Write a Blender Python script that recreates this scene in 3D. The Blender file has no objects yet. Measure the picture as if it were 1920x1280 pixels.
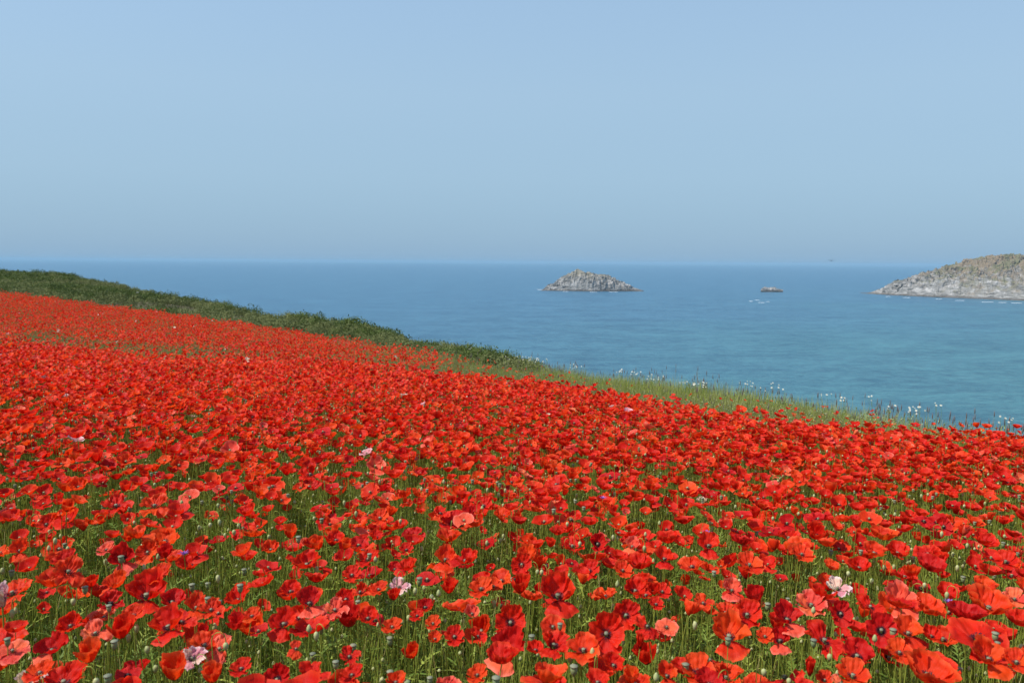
import bpy, math, random
import numpy as np
from mathutils import Matrix, Vector, noise as mnoise

# ---------------------------------------------------------------- camera, light, exposure
S = bpy.context.scene
COL = S.collection
FPX = 1493.0
CAMZ = 40.0
PITCH = math.atan((640 - 491) / FPX)
ROLL = math.radians(0.39)
CM = Matrix.Rotation(math.radians(90) - PITCH, 4, 'X') @ Matrix.Rotation(ROLL, 4, 'Z')
cam = bpy.data.cameras.new('camera')
cam.sensor_width = 36.0
cam.lens = 36.0 * FPX / 1920.0
cam.clip_start = 0.05
cam.clip_end = 120000
camo = bpy.data.objects.new('camera', cam)
COL.objects.link(camo)
camo.matrix_world = Matrix.Translation((0, 0, CAMZ)) @ CM
cam.dof.use_dof = True
cam.dof.focus_distance = 4.0
cam.dof.aperture_fstop = 11.0
S.camera = camo

SUN_EL, SUN_AZ = 56.0, -105.0       # azimuth clockwise from the view direction (+Y)
w = bpy.data.worlds.new('World'); S.world = w; w.use_nodes = True
nt = w.node_tree; N = nt.nodes; L = nt.links
N.clear()
sky = N.new('ShaderNodeTexSky'); sky.sky_type = 'NISHITA'; sky.sun_disc = False
sky.sun_elevation = math.radians(SUN_EL); sky.sun_rotation = math.radians(SUN_AZ)
sky.altitude = 40; sky.air_density = 1.0; sky.dust_density = 0.6; sky.ozone_density = 1.4
tc = N.new('ShaderNodeTexCoord'); sep = N.new('ShaderNodeSeparateXYZ')
# a bank of grey-blue sea haze veils the lowest sky, evenly all round the horizon
L.new(tc.outputs['Generated'], sep.inputs[0])
def wramp(stops):
    q = N.new('ShaderNodeValToRGB'); L.new(sep.outputs['Z'], q.inputs[0]); el = q.color_ramp.elements
    el[0].position = stops[0][0]; el[0].color = (*stops[0][1], 1); el[1].position = stops[-1][0]; el[1].color = (*stops[-1][1], 1)
    for p_, c_ in stops[1:-1]: e = el.new(p_); e.color = (*c_, 1)
    return q.outputs[0]
veil = wramp([(0.0, (.95, 1.64, 2.42)), (.05, (1.05, 1.73, 2.46)), (.10, (1.20, 1.86, 2.52)), (.20, (1.34, 1.97, 2.54)), (.5, (1.3, 1.95, 2.6))])
fac = wramp([(0.0, (.95,) * 3), (.15, (.86,) * 3), (.35, (.68,) * 3), (.7, (.3,) * 3), (1.0, (.1,) * 3)])
mul = N.new('ShaderNodeMix'); mul.data_type = 'RGBA'
L.new(fac, mul.inputs[0]); L.new(sky.outputs[0], mul.inputs[6]); L.new(veil, mul.inputs[7])
bg = N.new('ShaderNodeBackground'); bg.inputs[1].default_value = 0.15
out = N.new('ShaderNodeOutputWorld')
L.new(mul.outputs[2], bg.inputs[0]); L.new(bg.outputs[0], out.inputs[0])

sl = bpy.data.lights.new('sun', 'SUN'); sl.energy = 3.4; sl.angle = math.radians(0.53); sl.color = (1.0, 0.95, 0.87)
so = bpy.data.objects.new('sun', sl); COL.objects.link(so)
_el, _az = math.radians(SUN_EL), math.radians(SUN_AZ)
SUNV = Vector((math.cos(_el) * math.sin(_az), math.cos(_el) * math.cos(_az), math.sin(_el)))
so.rotation_euler = SUNV.to_track_quat('Z', 'Y').to_euler()
so.location = (-30, -10, 90)
S.view_settings.view_transform = 'Standard'; S.view_settings.look = 'None'
S.view_settings.exposure = 0.72; S.view_settings.gamma = 1.0
S.view_settings.use_curve_mapping = False
S.cycles.max_bounces = 7; S.cycles.diffuse_bounces = 3; S.cycles.glossy_bounces = 2
S.cycles.transmission_bounces = 4; S.cycles.volume_bounces = 1; S.cycles.transparent_max_bounces = 6
S.cycles.caustics_reflective = False; S.cycles.caustics_refractive = False

R = np.random.default_rng(11)
rnd = random.Random(5)

# ---------------------------------------------------------------- helpers
def ray(px, py):
    return CM.to_3x3() @ Vector(((px - 960) / FPX, -(py - 640) / FPX, -1.0))
def ut(px, py):
    v = ray(px, py); return v.x / v.y, v.z / v.y
CMI = np.array(CM.to_3x3().transposed())
def project(x, y, z):                      # world -> photo pixel
    P = np.stack([x, y, z - CAMZ], -1) @ CMI.T
    return 960 - FPX * P[..., 0] / P[..., 2], 640 + FPX * P[..., 1] / P[..., 2]
def sm(a, b, x):
    t = np.clip((x - a) / (b - a + 1e-9), 0, 1); return t * t * (3 - 2 * t)
def tag(o, label=None, cat=None, group=None, kind=None):
    if label: o['label'] = label
    if cat: o['category'] = cat
    if group: o['group'] = group
    if kind: o['kind'] = kind
    return o
def mesh(name, V, F, mats=(), uv=None, smooth=True, midx=None):
    me = bpy.data.meshes.new(name)
    me.from_pydata([tuple(v) for v in V], [], [tuple(f) for f in F])
    for m in mats: me.materials.append(m)
    if uv is not None:
        ul = me.uv_layers.new(name='UVMap')
        li = np.empty(len(me.loops), dtype=np.int32); me.loops.foreach_get('vertex_index', li)
        ul.data.foreach_set('uv', np.asarray(uv, dtype=np.float32)[li].ravel())
    if midx is not None: me.polygons.foreach_set('material_index', midx)
    me.polygons.foreach_set('use_smooth', [smooth] * len(me.polygons))
    me.update()
    return me
def link(name, me, parent=None, loc=(0, 0, 0)):
    o = bpy.data.objects.new(name, me); COL.objects.link(o); o.location = loc
    if parent is not None: o.parent = parent
    return o
class MB:                                  # collects pieces into one mesh
    def __init__(s): s.V = []; s.F = []; s.UV = []; s.M = []; s.n = 0
    def add(s, V, F, uv=None, m=0):
        V = np.asarray(V, float); s.V.append(V)
        s.F += [tuple(i + s.n for i in f) for f in F]
        s.UV.append(np.asarray(uv, float) if uv is not None else np.zeros((len(V), 2)))
        s.M += [m] * len(F); s.n += len(V)
    def build(s, name, mats, smooth=True):
        return mesh(name, np.concatenate(s.V), s.F, mats, np.concatenate(s.UV), smooth, s.M)
def gridfaces(a, b):
    return [(i * (b + 1) + j, i * (b + 1) + j + 1, (i + 1) * (b + 1) + j + 1, (i + 1) * (b + 1) + j) for i in range(a) for j in range(b)]
def tube(P, r, n=3):
    P = np.asarray(P, float); r = np.broadcast_to(r, (len(P),)); V = []
    for i, p in enumerate(P):
        d = P[min(i + 1, len(P) - 1)] - P[max(i - 1, 0)]; d = d / (np.linalg.norm(d) + 1e-9)
        a = np.cross(d, (1, 0, 0) if abs(d[0]) < .8 else (0, 1, 0)); a /= np.linalg.norm(a); b = np.cross(d, a)
        for k in range(n):
            q = 2 * math.pi * k / n; V.append(p + r[i] * (math.cos(q) * a + math.sin(q) * b))
    F = [(i * n + k, i * n + (k + 1) % n, (i + 1) * n + (k + 1) % n, (i + 1) * n + k) for i in range(len(P) - 1) for k in range(n)]
    uv = [(k / n, i / (len(P) - 1)) for i in range(len(P)) for k in range(n)]
    return V, F, uv
def lathe(prof, n=8):
    V = [(r * math.cos(2 * math.pi * k / n), r * math.sin(2 * math.pi * k / n), z) for r, z in prof for k in range(n)]
    F = [(i * n + k, i * n + (k + 1) % n, (i + 1) * n + (k + 1) % n, (i + 1) * n + k) for i in range(len(prof) - 1) for k in range(n)]
    F.append(tuple(range((len(prof) - 1) * n, len(prof) * n))); F.append(tuple(reversed(range(n))))
    return V, F, [(k / n, i / (len(prof) - 1)) for i in range(len(prof)) for k in range(n)]

# ---------------------------------------------------------------- materials
class NT:
    def __init__(s, name):
        s.m = bpy.data.materials.new(name); s.m.use_nodes = True; s.t = s.m.node_tree; s.t.nodes.clear()
        s.out = s.n('ShaderNodeOutputMaterial')
    def n(s, k, **kw):
        x = s.t.nodes.new(k)
        for a, b in kw.items(): setattr(x, a, b)
        return x
    def l(s, a, b): s.t.links.new(a, b)
    def noise(s, vec, scale, detail=3, rough=.55, dist=0):
        x = s.n('ShaderNodeTexNoise'); x.inputs['Scale'].default_value = scale; x.inputs['Detail'].default_value = detail
        x.inputs['Roughness'].default_value = rough; x.inputs['Distortion'].default_value = dist
        if vec is not None: s.l(vec, x.inputs['Vector'])
        return x.outputs[0]
    def ramp(s, fac, stops):
        x = s.n('ShaderNodeValToRGB'); s.l(fac, x.inputs[0]); e = x.color_ramp.elements
        e[0].position = stops[0][0]; e[0].color = (*stops[0][1], 1); e[1].position = stops[-1][0]; e[1].color = (*stops[-1][1], 1)
        for p, c in stops[1:-1]: q = e.new(p); q.color = (*c, 1)
        return x.outputs[0]
    def mix(s, f, a, b, mode='MIX'):
        x = s.n('ShaderNodeMix', data_type='RGBA', blend_type=mode)
        for i, v in ((0, f), (6, a), (7, b)):
            if isinstance(v, (int, float)): x.inputs[i].default_value = v
            elif isinstance(v, tuple): x.inputs[i].default_value = (*v, 1)
            else: s.l(v, x.inputs[i])
        return x.outputs[2]
    def math(s, op, a, b=0.0, c=None):
        x = s.n('ShaderNodeMath', operation=op)
        for i, v in enumerate((a, b) if c is None else (a, b, c)):
            if isinstance(v, (int, float)): x.inputs[i].default_value = v
            else: s.l(v, x.inputs[i])
        return x.outputs[0]
    def bump(s, h, strength, dist):
        x = s.n('ShaderNodeBump'); x.inputs['Strength'].default_value = strength; x.inputs['Distance'].default_value = dist
        s.l(h, x.inputs['Height']); return x.outputs[0]
    def bsdf(s, col, rough=.6, spec=.3, normal=None, trans=None, tcol=None):
        p = s.n('ShaderNodeBsdfPrincipled')
        if isinstance(col, tuple): p.inputs['Base Color'].default_value = (*col, 1)
        else: s.l(col, p.inputs['Base Color'])
        if isinstance(rough, (int, float)): p.inputs['Roughness'].default_value = rough
        else: s.l(rough, p.inputs['Roughness'])
        p.inputs['Specular IOR Level'].default_value = spec
        if normal is not None: s.l(normal, p.inputs['Normal'])
        o = p.outputs[0]
        if trans:
            t = s.n('ShaderNodeBsdfTranslucent'); c = tcol if tcol is not None else col
            if isinstance(c, tuple): t.inputs[0].default_value = (*c, 1)
            else: s.l(c, t.inputs[0])
            if normal is not None: s.l(normal, t.inputs['Normal'])
            mx = s.n('ShaderNodeMixShader'); mx.inputs[0].default_value = trans
            s.l(o, mx.inputs[1]); s.l(t.outputs[0], mx.inputs[2]); o = mx.outputs[0]
        s.l(o, s.out.inputs[0]); return s.m

def petal_mat(name, main, rim, blotch=None, trans=.47, streak=.42):
    a = NT(name)
    uv = a.n('ShaderNodeUVMap'); sp = a.n('ShaderNodeSeparateXYZ'); a.l(uv.outputs[0], sp.inputs[0])
    oi = a.n('ShaderNodeObjectInfo')
    cmb = a.n('ShaderNodeCombineXYZ')
    a.l(a.math('MULTIPLY', sp.outputs[0], 16), cmb.inputs[0]); a.l(a.math('MULTIPLY', sp.outputs[1], 2.2), cmb.inputs[1])
    a.l(a.math('MULTIPLY', oi.outputs['Random'], 91), cmb.inputs[2])
    st = a.noise(cmb.outputs[0], 1.0, 5, .72, .3)
    dark = tuple(c * .55 for c in main)
    c = a.mix(a.math('MULTIPLY', a.math('SUBTRACT', 1.0, st), streak), main, dark)
    # each flower has its own shade between blood red and vermilion
    hue = a.ramp(oi.outputs['Random'], [(0, (.86, .6, .8)), (.45, (1, 1, 1)), (.8, (1.03, 1.35, 1.1)), (1, (1.06, 1.9, 1.2))])
    c = a.mix(1.0, c, hue, 'MULTIPLY')
    rimf = a.ramp(a.math('ADD', sp.outputs[1], a.math('MULTIPLY', a.math('SUBTRACT', st, .5), .16)), [(.78, (0, 0, 0)), (1.0, (1, 1, 1))])
    c = a.mix(a.math('MULTIPLY', rimf, .75), c, rim)
    if blotch:
        bf = a.ramp(a.math('ADD', sp.outputs[1], a.math('MULTIPLY', a.math('SUBTRACT', st, .5), .12)), [(.14, (1, 1, 1)), (.30, (0, 0, 0))])
        c = a.mix(a.math('MULTIPLY', bf, blotch), c, (.012, .004, .008))
    return a.bsdf(c, .5, .22, a.bump(st, .8, .0022), trans, c)
PET = {
    'scarlet': petal_mat('petal_scarlet', (.80, .016, .005), (.90, .068, .020), .55),
    'vermilion': petal_mat('petal_vermilion', (.90, .050, .007), (.93, .13, .032), .25),
    'crimson': petal_mat('petal_crimson', (.66, .009, .008), (.80, .030, .020), .9),
    'coral': petal_mat('petal_coral', (.90, .095, .05), (.93, .22, .15), .2, .34),
    'pale': petal_mat('petal_faded', (.84, .42, .40), (.88, .72, .70), None, .3, .6),
}
def plant_mat(name, c1, c2, trans=.25, rough=.6, vary=.5):
    a = NT(name); oi = a.n('ShaderNodeObjectInfo'); uv = a.n('ShaderNodeUVMap'); tcd = a.n('ShaderNodeTexCoord')
    n = a.noise(tcd.outputs['Object'], 60, 2)
    f = a.math('ADD', a.math('MULTIPLY', oi.outputs['Random'], vary), a.math('MULTIPLY', n, 1 - vary))
    return a.bsdf(a.mix(f, c1, c2), rough, .25, None, trans)
STEM = plant_mat('stem_green', (.17, .235, .030), (.38, .44, .075), .2)
LEAF = plant_mat('leaf_green', (.060, .125, .018), (.24, .33, .045), .3)
STRAW = plant_mat('straw', (.36, .34, .11), (.52, .46, .20), .25)
BUD = plant_mat('bud_skin', (.28, .34, .12), (.52, .52, .26), .12)
POD = plant_mat('capsule_skin', (.17, .24, .09), (.26, .30, .16), .05)
PODTOP = plant_mat('capsule_disc', (.10, .11, .07), (.24, .25, .16), .0)
STAM = plant_mat('stamen_black', (.008, .006, .012), (.03, .02, .04), .0)
PURPLE = plant_mat('purple_petal', (.18, .07, .34), (.32, .16, .48), .2)
WHITE = plant_mat('white_petal', (.60, .61, .52), (.76, .76, .70), .3)
YELLOW = plant_mat('yellow_centre', (.65, .42, .03), (.75, .55, .06), .0)
DEAD = plant_mat('dry_brown', (.06, .035, .02), (.16, .10, .06), .1)
PALEG = plant_mat('pale_stems', (.20, .225, .07), (.42, .38, .16), .3)
GRASSH = plant_mat('grass_heads', (.17, .14, .12), (.26, .20, .19), .25)

# ---------------------------------------------------------------- the lie of the land
H0, SX, SY = .62, .04, .085
# px: (distance, py) of the field's far edge and of the skyline of the land
EDGE = [(-700, 62, 478), (0, 44, 545), (200, 38, 571), (400, 31, 596), (500, 28, 610), (600, 25, 625), (700, 22, 639), (800, 19.5, 652), (900, 16.5, 668),
        (1000, 14.2, 688), (1100, 12.7, 703), (1200, 11.5, 719), (1400, 9.6, 739), (1600, 8.4, 764), (1800, 7.5, 785), (1920, 7.1, 799)]
SKYL = [(-700, 130, 470), (-200, 105, 494), (0, 92, 502), (60, 90, 509), (100, 88, 507), (150, 82, 516), (200, 78, 524), (300, 70, 541), (350, 66, 553), (400, 62, 559),
        (440, 56, 570), (500, 50, 577), (600, 42, 586), (650, 38, 593), (700, 34, 604), (750, 30.5, 613), (800, 27, 627), (850, 24.5, 637), (900, 22, 648), (950, 19.5, 659),
        (1000, 17.2, 671), (1100, 15.6, 689), (1200, 14.2, 697), (1300, 13.0, 708), (1400, 12, 719), (1500, 10.9, 734), (1600, 9.9, 748), (1700, 9.1, 763), (1800, 8.4, 775), (1920, 7.8, 793)]
def cols(T):
    u = []; d = []; z = []
    for px, dd, py in T:
        a, t = ut(px, py); u.append(a); d.append(dd); z.append(t * dd)
    return [np.array(q) for q in (u, d, z)]
uB, dB, zB = cols(EDGE); uS, dS, zS = cols(SKYL)
for q in (1.5, 3, 6):                       # the coast goes on to the right of the picture
    yy = 13.1 / (q + 1.3)
    uB = np.append(uB, q); dB = np.append(dB, yy); zB = np.append(zB, -H0 - SX * q * yy - SY * yy)
    uS = np.append(uS, q); dS = np.append(dS, yy * 1.12); zS = np.append(zS, zB[-1] - .15)
# lower edge of the thin green strip: beyond it the flowers are sparse
B1 = [(-700, 640), (0, 654), (300, 668), (500, 674), (700, 684), (860, 697), (1000, 716), (1100, 735), (1200, 752), (1300, 767), (1500, 787), (1600, 796), (1750, 807), (1920, 819), (2500, 890)]
uE = np.array([ut(a, b)[0] for a, b in B1]); tE = np.array([ut(a, b)[1] for a, b in B1])
def edge_d(u): return np.interp(u, uB, dB)
def topz(x, y):                             # height of the flower tops relative to the camera
    x = np.asarray(x, float); y = np.asarray(y, float)
    ys = np.maximum(y, .3); u = np.clip(x / ys, -1.35, 6)
    zp = -H0 - SX * x - SY * y
    b = np.interp(u, uB, dB); zb = np.interp(u, uB, zB); s = np.interp(u, uS, dS); zs = np.interp(u, uS, zS)
    dn = .42 * b; zn = -H0 - (SX * u + SY) * dn; m0 = -(SX * u + SY); m1 = (zs - zb) / (s - b) * .6 + (zb - zn) / (b - dn) * .4
    h = b - dn; t = np.clip((y - dn) / h, 0, 1)
    z2 = zn * (2 * t**3 - 3 * t**2 + 1) + h * m0 * (t**3 - 2 * t**2 + t) + zb * (3 * t**2 - 2 * t**3) + h * m1 * (t**3 - t**2)
    t3 = np.clip((y - b) / (s - b), 0, 1); z3 = zb + (zs - zb) * t3
    e = y - s; z4 = zs - .25 * e - .035 * e * e
    z = np.where(y < dn, zp, np.where(y < b, z2, np.where(y < s, z3, z4)))
    return z
def vegh(x, y):
    ys = np.maximum(y, .3); u = np.clip(np.asarray(x) / ys, -1.35, 6)
    b = np.interp(u, uB, dB)
    hs = np.interp(u, [-.3, -.1, .01, .2], [1.35, .80, .42, .40])
    return .55 + sm(b, b + 2.5, y) * (hs - .55)
def ground(x, y):
    return np.maximum(CAMZ + topz(x, y) - vegh(x, y), -6.0)
def on_top(px, py, off=0.0):                # where the line of sight meets the layer of flower heads
    v = ray(px, py); u, t = v.x / v.y, v.z / v.y
    ys = np.concatenate([np.linspace(.5, 12, 1500), np.linspace(12, 140, 3000)])
    hit = np.nonzero(t * ys < topz(u * ys, ys) + off)[0]
    y = ys[hit[0]] if len(hit) else 40.0
    return u * y, y, CAMZ + t * y

# terrain sheet
def axis(parts):
    return np.unique(np.concatenate([np.linspace(a, b, n) for a, b, n in parts]).round(4))
X = axis([(-320, -80, 40), (-80, -20, 90), (-20, 12, 110), (12, 60, 50), (60, 200, 12)])
Y = axis([(-120, -6, 20), (-6, 20, 110), (20, 60, 90), (60, 140, 90), (140, 260, 24)])
GX, GY = np.meshgrid(X, Y, indexing='ij')
GZ = ground(GX, GY)
dl = np.maximum(sm(40, 110, GX), 0)
GZ = GZ * (1 - dl) + (-6) * dl
jit = np.array([mnoise.noise(Vector((a * .35, b * .35, 0))) for a, b in zip(GX.ravel(), GY.ravel())]).reshape(GX.shape)
GZ = GZ + jit * .05
a = NT('field_soil'); tcd = a.n('ShaderNodeTexCoord'); geo = a.n('ShaderNodeNewGeometry'); sp = a.n('ShaderNodeSeparateXYZ')
a.l(geo.outputs['Normal'], sp.inputs[0])
n1 = a.noise(tcd.outputs['Object'], 2.2, 6); n2 = a.noise(tcd.outputs['Object'], .25, 5)
soil = a.ramp(n1, [(.3, (.035, .04, .014)), (.55, (.06, .085, .022)), (.75, (.10, .10, .045))])
rock = a.ramp(n2, [(.3, (.10, .09, .07)), (.7, (.24, .22, .19))])
a.bsdf(a.mix(a.ramp(sp.outputs['Z'], [(.55, (1, 1, 1)), (.75, (0, 0, 0))]), soil, rock), .95, .1, a.bump(n1, .6, .05))
o = link('ground', mesh('ground', np.stack([GX, GY, GZ], -1).reshape(-1, 3), gridfaces(len(X) - 1, len(Y) - 1), [a.m]))
tag(o, 'sloping coastal field falling away to the right above the sea', kind='structure')

# ---------------------------------------------------------------- sea
a = NT('sea_water'); tcd = a.n('ShaderNodeTexCoord')
mp = a.n('ShaderNodeMapping'); a.l(tcd.outputs['Object'], mp.inputs[0]); mp.inputs['Rotation'].default_value = (0, 0, .12); mp.inputs['Scale'].default_value = (.62, 1.0, 1.0)
big = a.noise(mp.outputs[0], .0035, 5, .5); mid = a.noise(mp.outputs[0], .035, 4, .6); wv = a.noise(mp.outputs[0], .17, 8, .74, .2); rip = a.noise(mp.outputs[0], .62, 5, .7)
sp = a.n('ShaderNodeSeparateXYZ'); a.l(tcd.outputs['Object'], sp.inputs[0])
# shallow sandy bay on the right is greener than the open water
near = a.math('SUBTRACT', 1.0, a.math('DIVIDE', a.math('ADD', sp.outputs[1], a.math('MULTIPLY', a.math('SUBTRACT', 260.0, sp.outputs[0]), 1.0)), 1100.0))
near = a.math('ADD', a.math('ADD', near, .10), a.math('MULTIPLY', a.math('SUBTRACT', big, .5), .7))
cc = a.ramp(near, [(.0, (.024, .115, .205)), (.42, (.026, .120, .195)), (.74, (.034, .160, .180)), (1.0, (.048, .205, .180))])
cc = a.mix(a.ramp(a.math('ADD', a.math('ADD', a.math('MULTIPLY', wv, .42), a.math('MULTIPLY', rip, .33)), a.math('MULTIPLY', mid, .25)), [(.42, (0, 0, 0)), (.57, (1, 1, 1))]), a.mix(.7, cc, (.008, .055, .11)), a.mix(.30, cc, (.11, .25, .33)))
hgt = a.math('ADD', a.math('MULTIPLY', wv, 1.0), a.math('MULTIPLY', rip, .22))
a.bsdf(cc, .34, .30, a.bump(hgt, .9, 1.8))
K = 96; rr = [0, 60, 120, 250, 500, 1000, 2000, 4000, 9000, 20000, 45000]
V = [(r * math.cos(2 * math.pi * k / K), r * math.sin(2 * math.pi * k / K), 0) for r in rr[1:] for k in range(K)] + [(0, 0, 0)]
F = [(i * K + k, i * K + (k + 1) % K, (i + 1) * K + (k + 1) % K, (i + 1) * K + k) for i in range(len(rr) - 2) for k in range(K)]
F += [(len(V) - 1, k, (k + 1) % K) for k in range(K)]
o = link('sea', mesh('sea', V, [tuple(reversed(f)) if False else f for f in F], [a.m])); tag(o, 'calm blue sea with fine ripples, greener in the bay', kind='structure')

# ---------------------------------------------------------------- rock masses seen across the water
def rock_mat(name, kind):
    a = NT(name); tcd = a.n('ShaderNodeTexCoord'); geo = a.n('ShaderNodeNewGeometry'); sp = a.n('ShaderNodeSeparateXYZ'); nz = a.n('ShaderNodeSeparateXYZ')
    a.l(geo.outputs['Position'], sp.inputs[0]); a.l(geo.outputs['Normal'], nz.inputs[0])
    mp = a.n('ShaderNodeMapping'); a.l(geo.outputs['Position'], mp.inputs[0]); mp.inputs['Rotation'].default_value = (.0, .55, .3); mp.inputs['Scale'].default_value = (1, 1, 3.2)
    st = a.noise(mp.outputs[0], .09, 7, .68, .6); pt = a.noise(geo.outputs['Position'], .03, 5, .6); fine = a.noise(geo.outputs['Position'], .5, 6, .65)
    rk = a.ramp(st, [(.32, (.04, .04, .042)), (.44, (.19, .185, .17)), (.56, (.33, .32, .30)), (.70, (.60, .58, .55))])
    if kind == 'headland':
        turf = a.ramp(pt, [(.3, (.19, .15, .09)), (.48, (.27, .20, .13)), (.56, (.13, .155, .065)), (.66, (.28, .22, .15))])
        turf = a.mix(.45, turf, a.ramp(fine, [(.35, (.07, .065, .045)), (.65, (.36, .31, .24))]))
        up = a.math('ADD', a.math('DIVIDE', sp.outputs[2], 60.0), a.math('MULTIPLY', a.math('SUBTRACT', pt, .5), .9))
        up = a.math('ADD', up, a.math('MULTIPLY', a.math('SUBTRACT', nz.outputs[2], .6), .7))
        c = a.mix(a.ramp(up, [(.26, (0, 0, 0)), (.56, (1, 1, 1))]), rk, turf)
    else:
        turf = a.ramp(fine, [(.35, (.20, .17, .10)), (.65, (.42, .38, .27))])
        up = a.math('ADD', a.math('DIVIDE', sp.outputs[2], 34.0), a.math('MULTIPLY', a.math('SUBTRACT', fine, .5), .9))
        c = a.mix(a.math('MULTIPLY', a.ramp(up, [(.45, (0, 0, 0)), (.85, (1, 1, 1))]), .75), rk, turf)
    tide = a.ramp(a.math('ADD', sp.outputs[2], a.math('MULTIPLY', fine, 2.0)), [(.0, (1, 1, 1)), (1, (0, 0, 0))])
    m = a.n('ShaderNodeMapRange'); a.l(a.math('ADD', sp.outputs[2], a.math('MULTIPLY', fine, 2.0)), m.inputs[0]); m.inputs[1].default_value = 2.0; m.inputs[2].default_value = 4.2; m.inputs[3].default_value = .8; m.inputs[4].default_value = 0
    c = a.mix(m.outputs[0], c, (.09, .075, .06))
    return a.bsdf(c, .9, .15, a.bump(a.math('ADD', st, fine), 1.0, 2.5))
def fbm(x, y, z, o=5, ridged=False):
    v = 0; am = 1; f = 1; tot = 0
    for _ in range(o):
        n = mnoise.noise(Vector((x * f, y * f, z * f)))
        v += am * ((1 - abs(n) * 2) if ridged else n); tot += am; am *= .55; f *= 2.1
    return v / tot
def rockmass(name, sil, shore, depth, step, nw, amp, mat, cliff, seed, eye=None, fs=.05):
    pxs = np.arange(sil[0][0], sil[-1][0] + .1, step); V = []
    sx_ = [s[0] for s in sil]; sy_ = [s[1] for s in sil]; hx = [s[0] for s in shore]; hd = [s[1] for s in shore]; dx = [s[0] for s in depth]; dd = [s[1] for s in depth]
    for px in pxs:
        py = np.interp(px, sx_, sy_); D0 = np.interp(px, hx, hd); W = np.interp(px, dx, dd); Dr = D0 + W * .5
        u, t = ut(px, py); hr = max(CAMZ + t * Dr, .2); u0, _ = ut(px, 500)
        for k in range(nw + 1):
            q = k / nw
            e = q * 2 if q < .5 else 2 - q * 2
            # the steep foot, then the rounded back
            pr = cliff * sm(0, .22, e) + (1 - cliff) * (e ** .85 if e < 1 else 1)
            d = D0 + W * q; x, y = u0 * d, d
            n = fbm(x * fs + seed, y * fs, 0, 6, True); n2 = fbm(x * fs * 3.3 + seed, y * fs * 3.3, 7, 4, True)
            env = min(1, e * 4) * min(1, hr / 6)
            top = 1 - .85 * math.exp(-((e - 1) / .12) ** 2)
            z = hr * pr + amp * env * top * ((n - .45) * 1.3 + .45 * (n2 - .45)) + amp * .35 * env * (n2 - .5)
            x2 = x + amp * .5 * env * fbm(x * .09, y * .09, 3 + seed, 3); y2 = y + amp * .9 * env * fbm(x * .11, y * .11, 9 + seed, 4)
            V.append((x2, y2, z if 0 < k < nw else -1.5))
    return mesh(name, V, gridfaces(len(pxs) - 1, nw), [mat], smooth=False)
RH = rock_mat('headland_rock', 'headland'); RI = rock_mat('islet_rock', 'islet')
me = rockmass('headland', [(1616, 551), (1640, 548.5), (1660, 545), (1672, 539), (1690, 530), (1705, 525), (1720, 520), (1750, 512), (1775, 503), (1790, 498), (1805, 492), (1830, 488), (1860, 482), (1900, 480), (1940, 480), (2050, 474), (2300, 478), (2700, 500)],
              [(1616, 1105), (1680, 1040), (1760, 985), (1920, 905), (2300, 800), (2700, 760)], [(1616, 14), (1660, 50), (1720, 150), (1800, 260), (1920, 330), (2700, 380)], 2.0, 84, 12.0, RH, .34, 3.0, fs=.028)
tag(link('headland', me), 'rocky headland with pale cliffs and brown green turf at the right edge', kind='structure')
me = rockmass('rocky_islet', [(1014, 545), (1022, 541), (1032, 536), (1042, 529), (1050, 524), (1058, 519), (1066, 514), (1074, 510), (1082, 506.5), (1090, 507.5), (1096, 512), (1106, 513), (1118, 515), (1130, 516), (1142, 519), (1152, 524), (1160, 528), (1170, 533), (1180, 538), (1192, 542), (1208, 545)],
              [(1014, 1125), (1110, 1105), (1208, 1125)], [(1014, 20), (1060, 64), (1140, 70), (1208, 18)], 1.0, 60, 7.0, RI, .30, 11.0, fs=.06)
tag(link('rocky_islet', me), 'grey craggy islet with a pointed top left of its centre, standing in the sea', 'islet')
me = rockmass('sea_rock', [(1428, 543), (1431, 540), (1435, 537.5), (1442, 539), (1450, 538.5), (1455, 538), (1458, 541), (1470, 543)],
              [(1428, 1130), (1470, 1130)], [(1428, 6), (1445, 14), (1470, 5)], 1.0, 14, 1.2, RI, .5, 21.0, fs=.2)
tag(link('sea_rock', me), 'small low flat-topped rock in the sea between the islet and headland', 'rock')

# surf and whitecaps
a = NT('sea_foam'); tcd = a.n('ShaderNodeTexCoord'); a.bsdf((.62, .68, .70), .7, .2)
mb = MB()
def foam(px, py, wpx, d_):
    u, t = ut(px, py); D = -CAMZ / t; c = (u * D, D); hw = wpx / FPX * D / 2
    n = 11; P = []
    for i in range(n + 1):
        q = -1 + 2 * i / n; th = d_ * .55 * (1 - q * q) * rnd.uniform(.2, 1.1)
        off = rnd.uniform(-.3, .3) * d_
        P += [(c[0] + q * hw, c[1] + off - th, .12), (c[0] + q * hw, c[1] + off, .35), (c[0] + q * hw, c[1] + off + th, .12)]
    mb.add(P, gridfaces(n, 2))
for f_ in ((1013, 543.0, 13, 14), (1060, 546.5, 12, 1.2), (1113, 548, 14, 1.5), (1150, 547.5, 16, 1.5), (1436, 543.5, 7, 2.0), (1452, 544.2, 9, 2),
           (1420, 563, 9, 2.6), (1408, 565, 7, 2), (1428, 567.5, 12, 2.6), (1440, 566, 6, 2), (579, 506, 8, 12), (922, 499.5, 5, 20),
           (1852, 566.5, 22, 2.0), (1880, 567.4, 16, 1.6), (1905, 568.4, 22, 2.2), (1935, 569, 30, 2.2), (1800, 563.5, 18, 1.2), (1760, 561, 12, 1.2), (1665, 556, 10, 1.5), (1700, 558.3, 14, 1.3)):
    foam(*f_)
tag(link('sea_foam', mb.build('sea_foam', [a.m])), 'white foam where low waves meet the rocks', kind='stuff')

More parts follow.
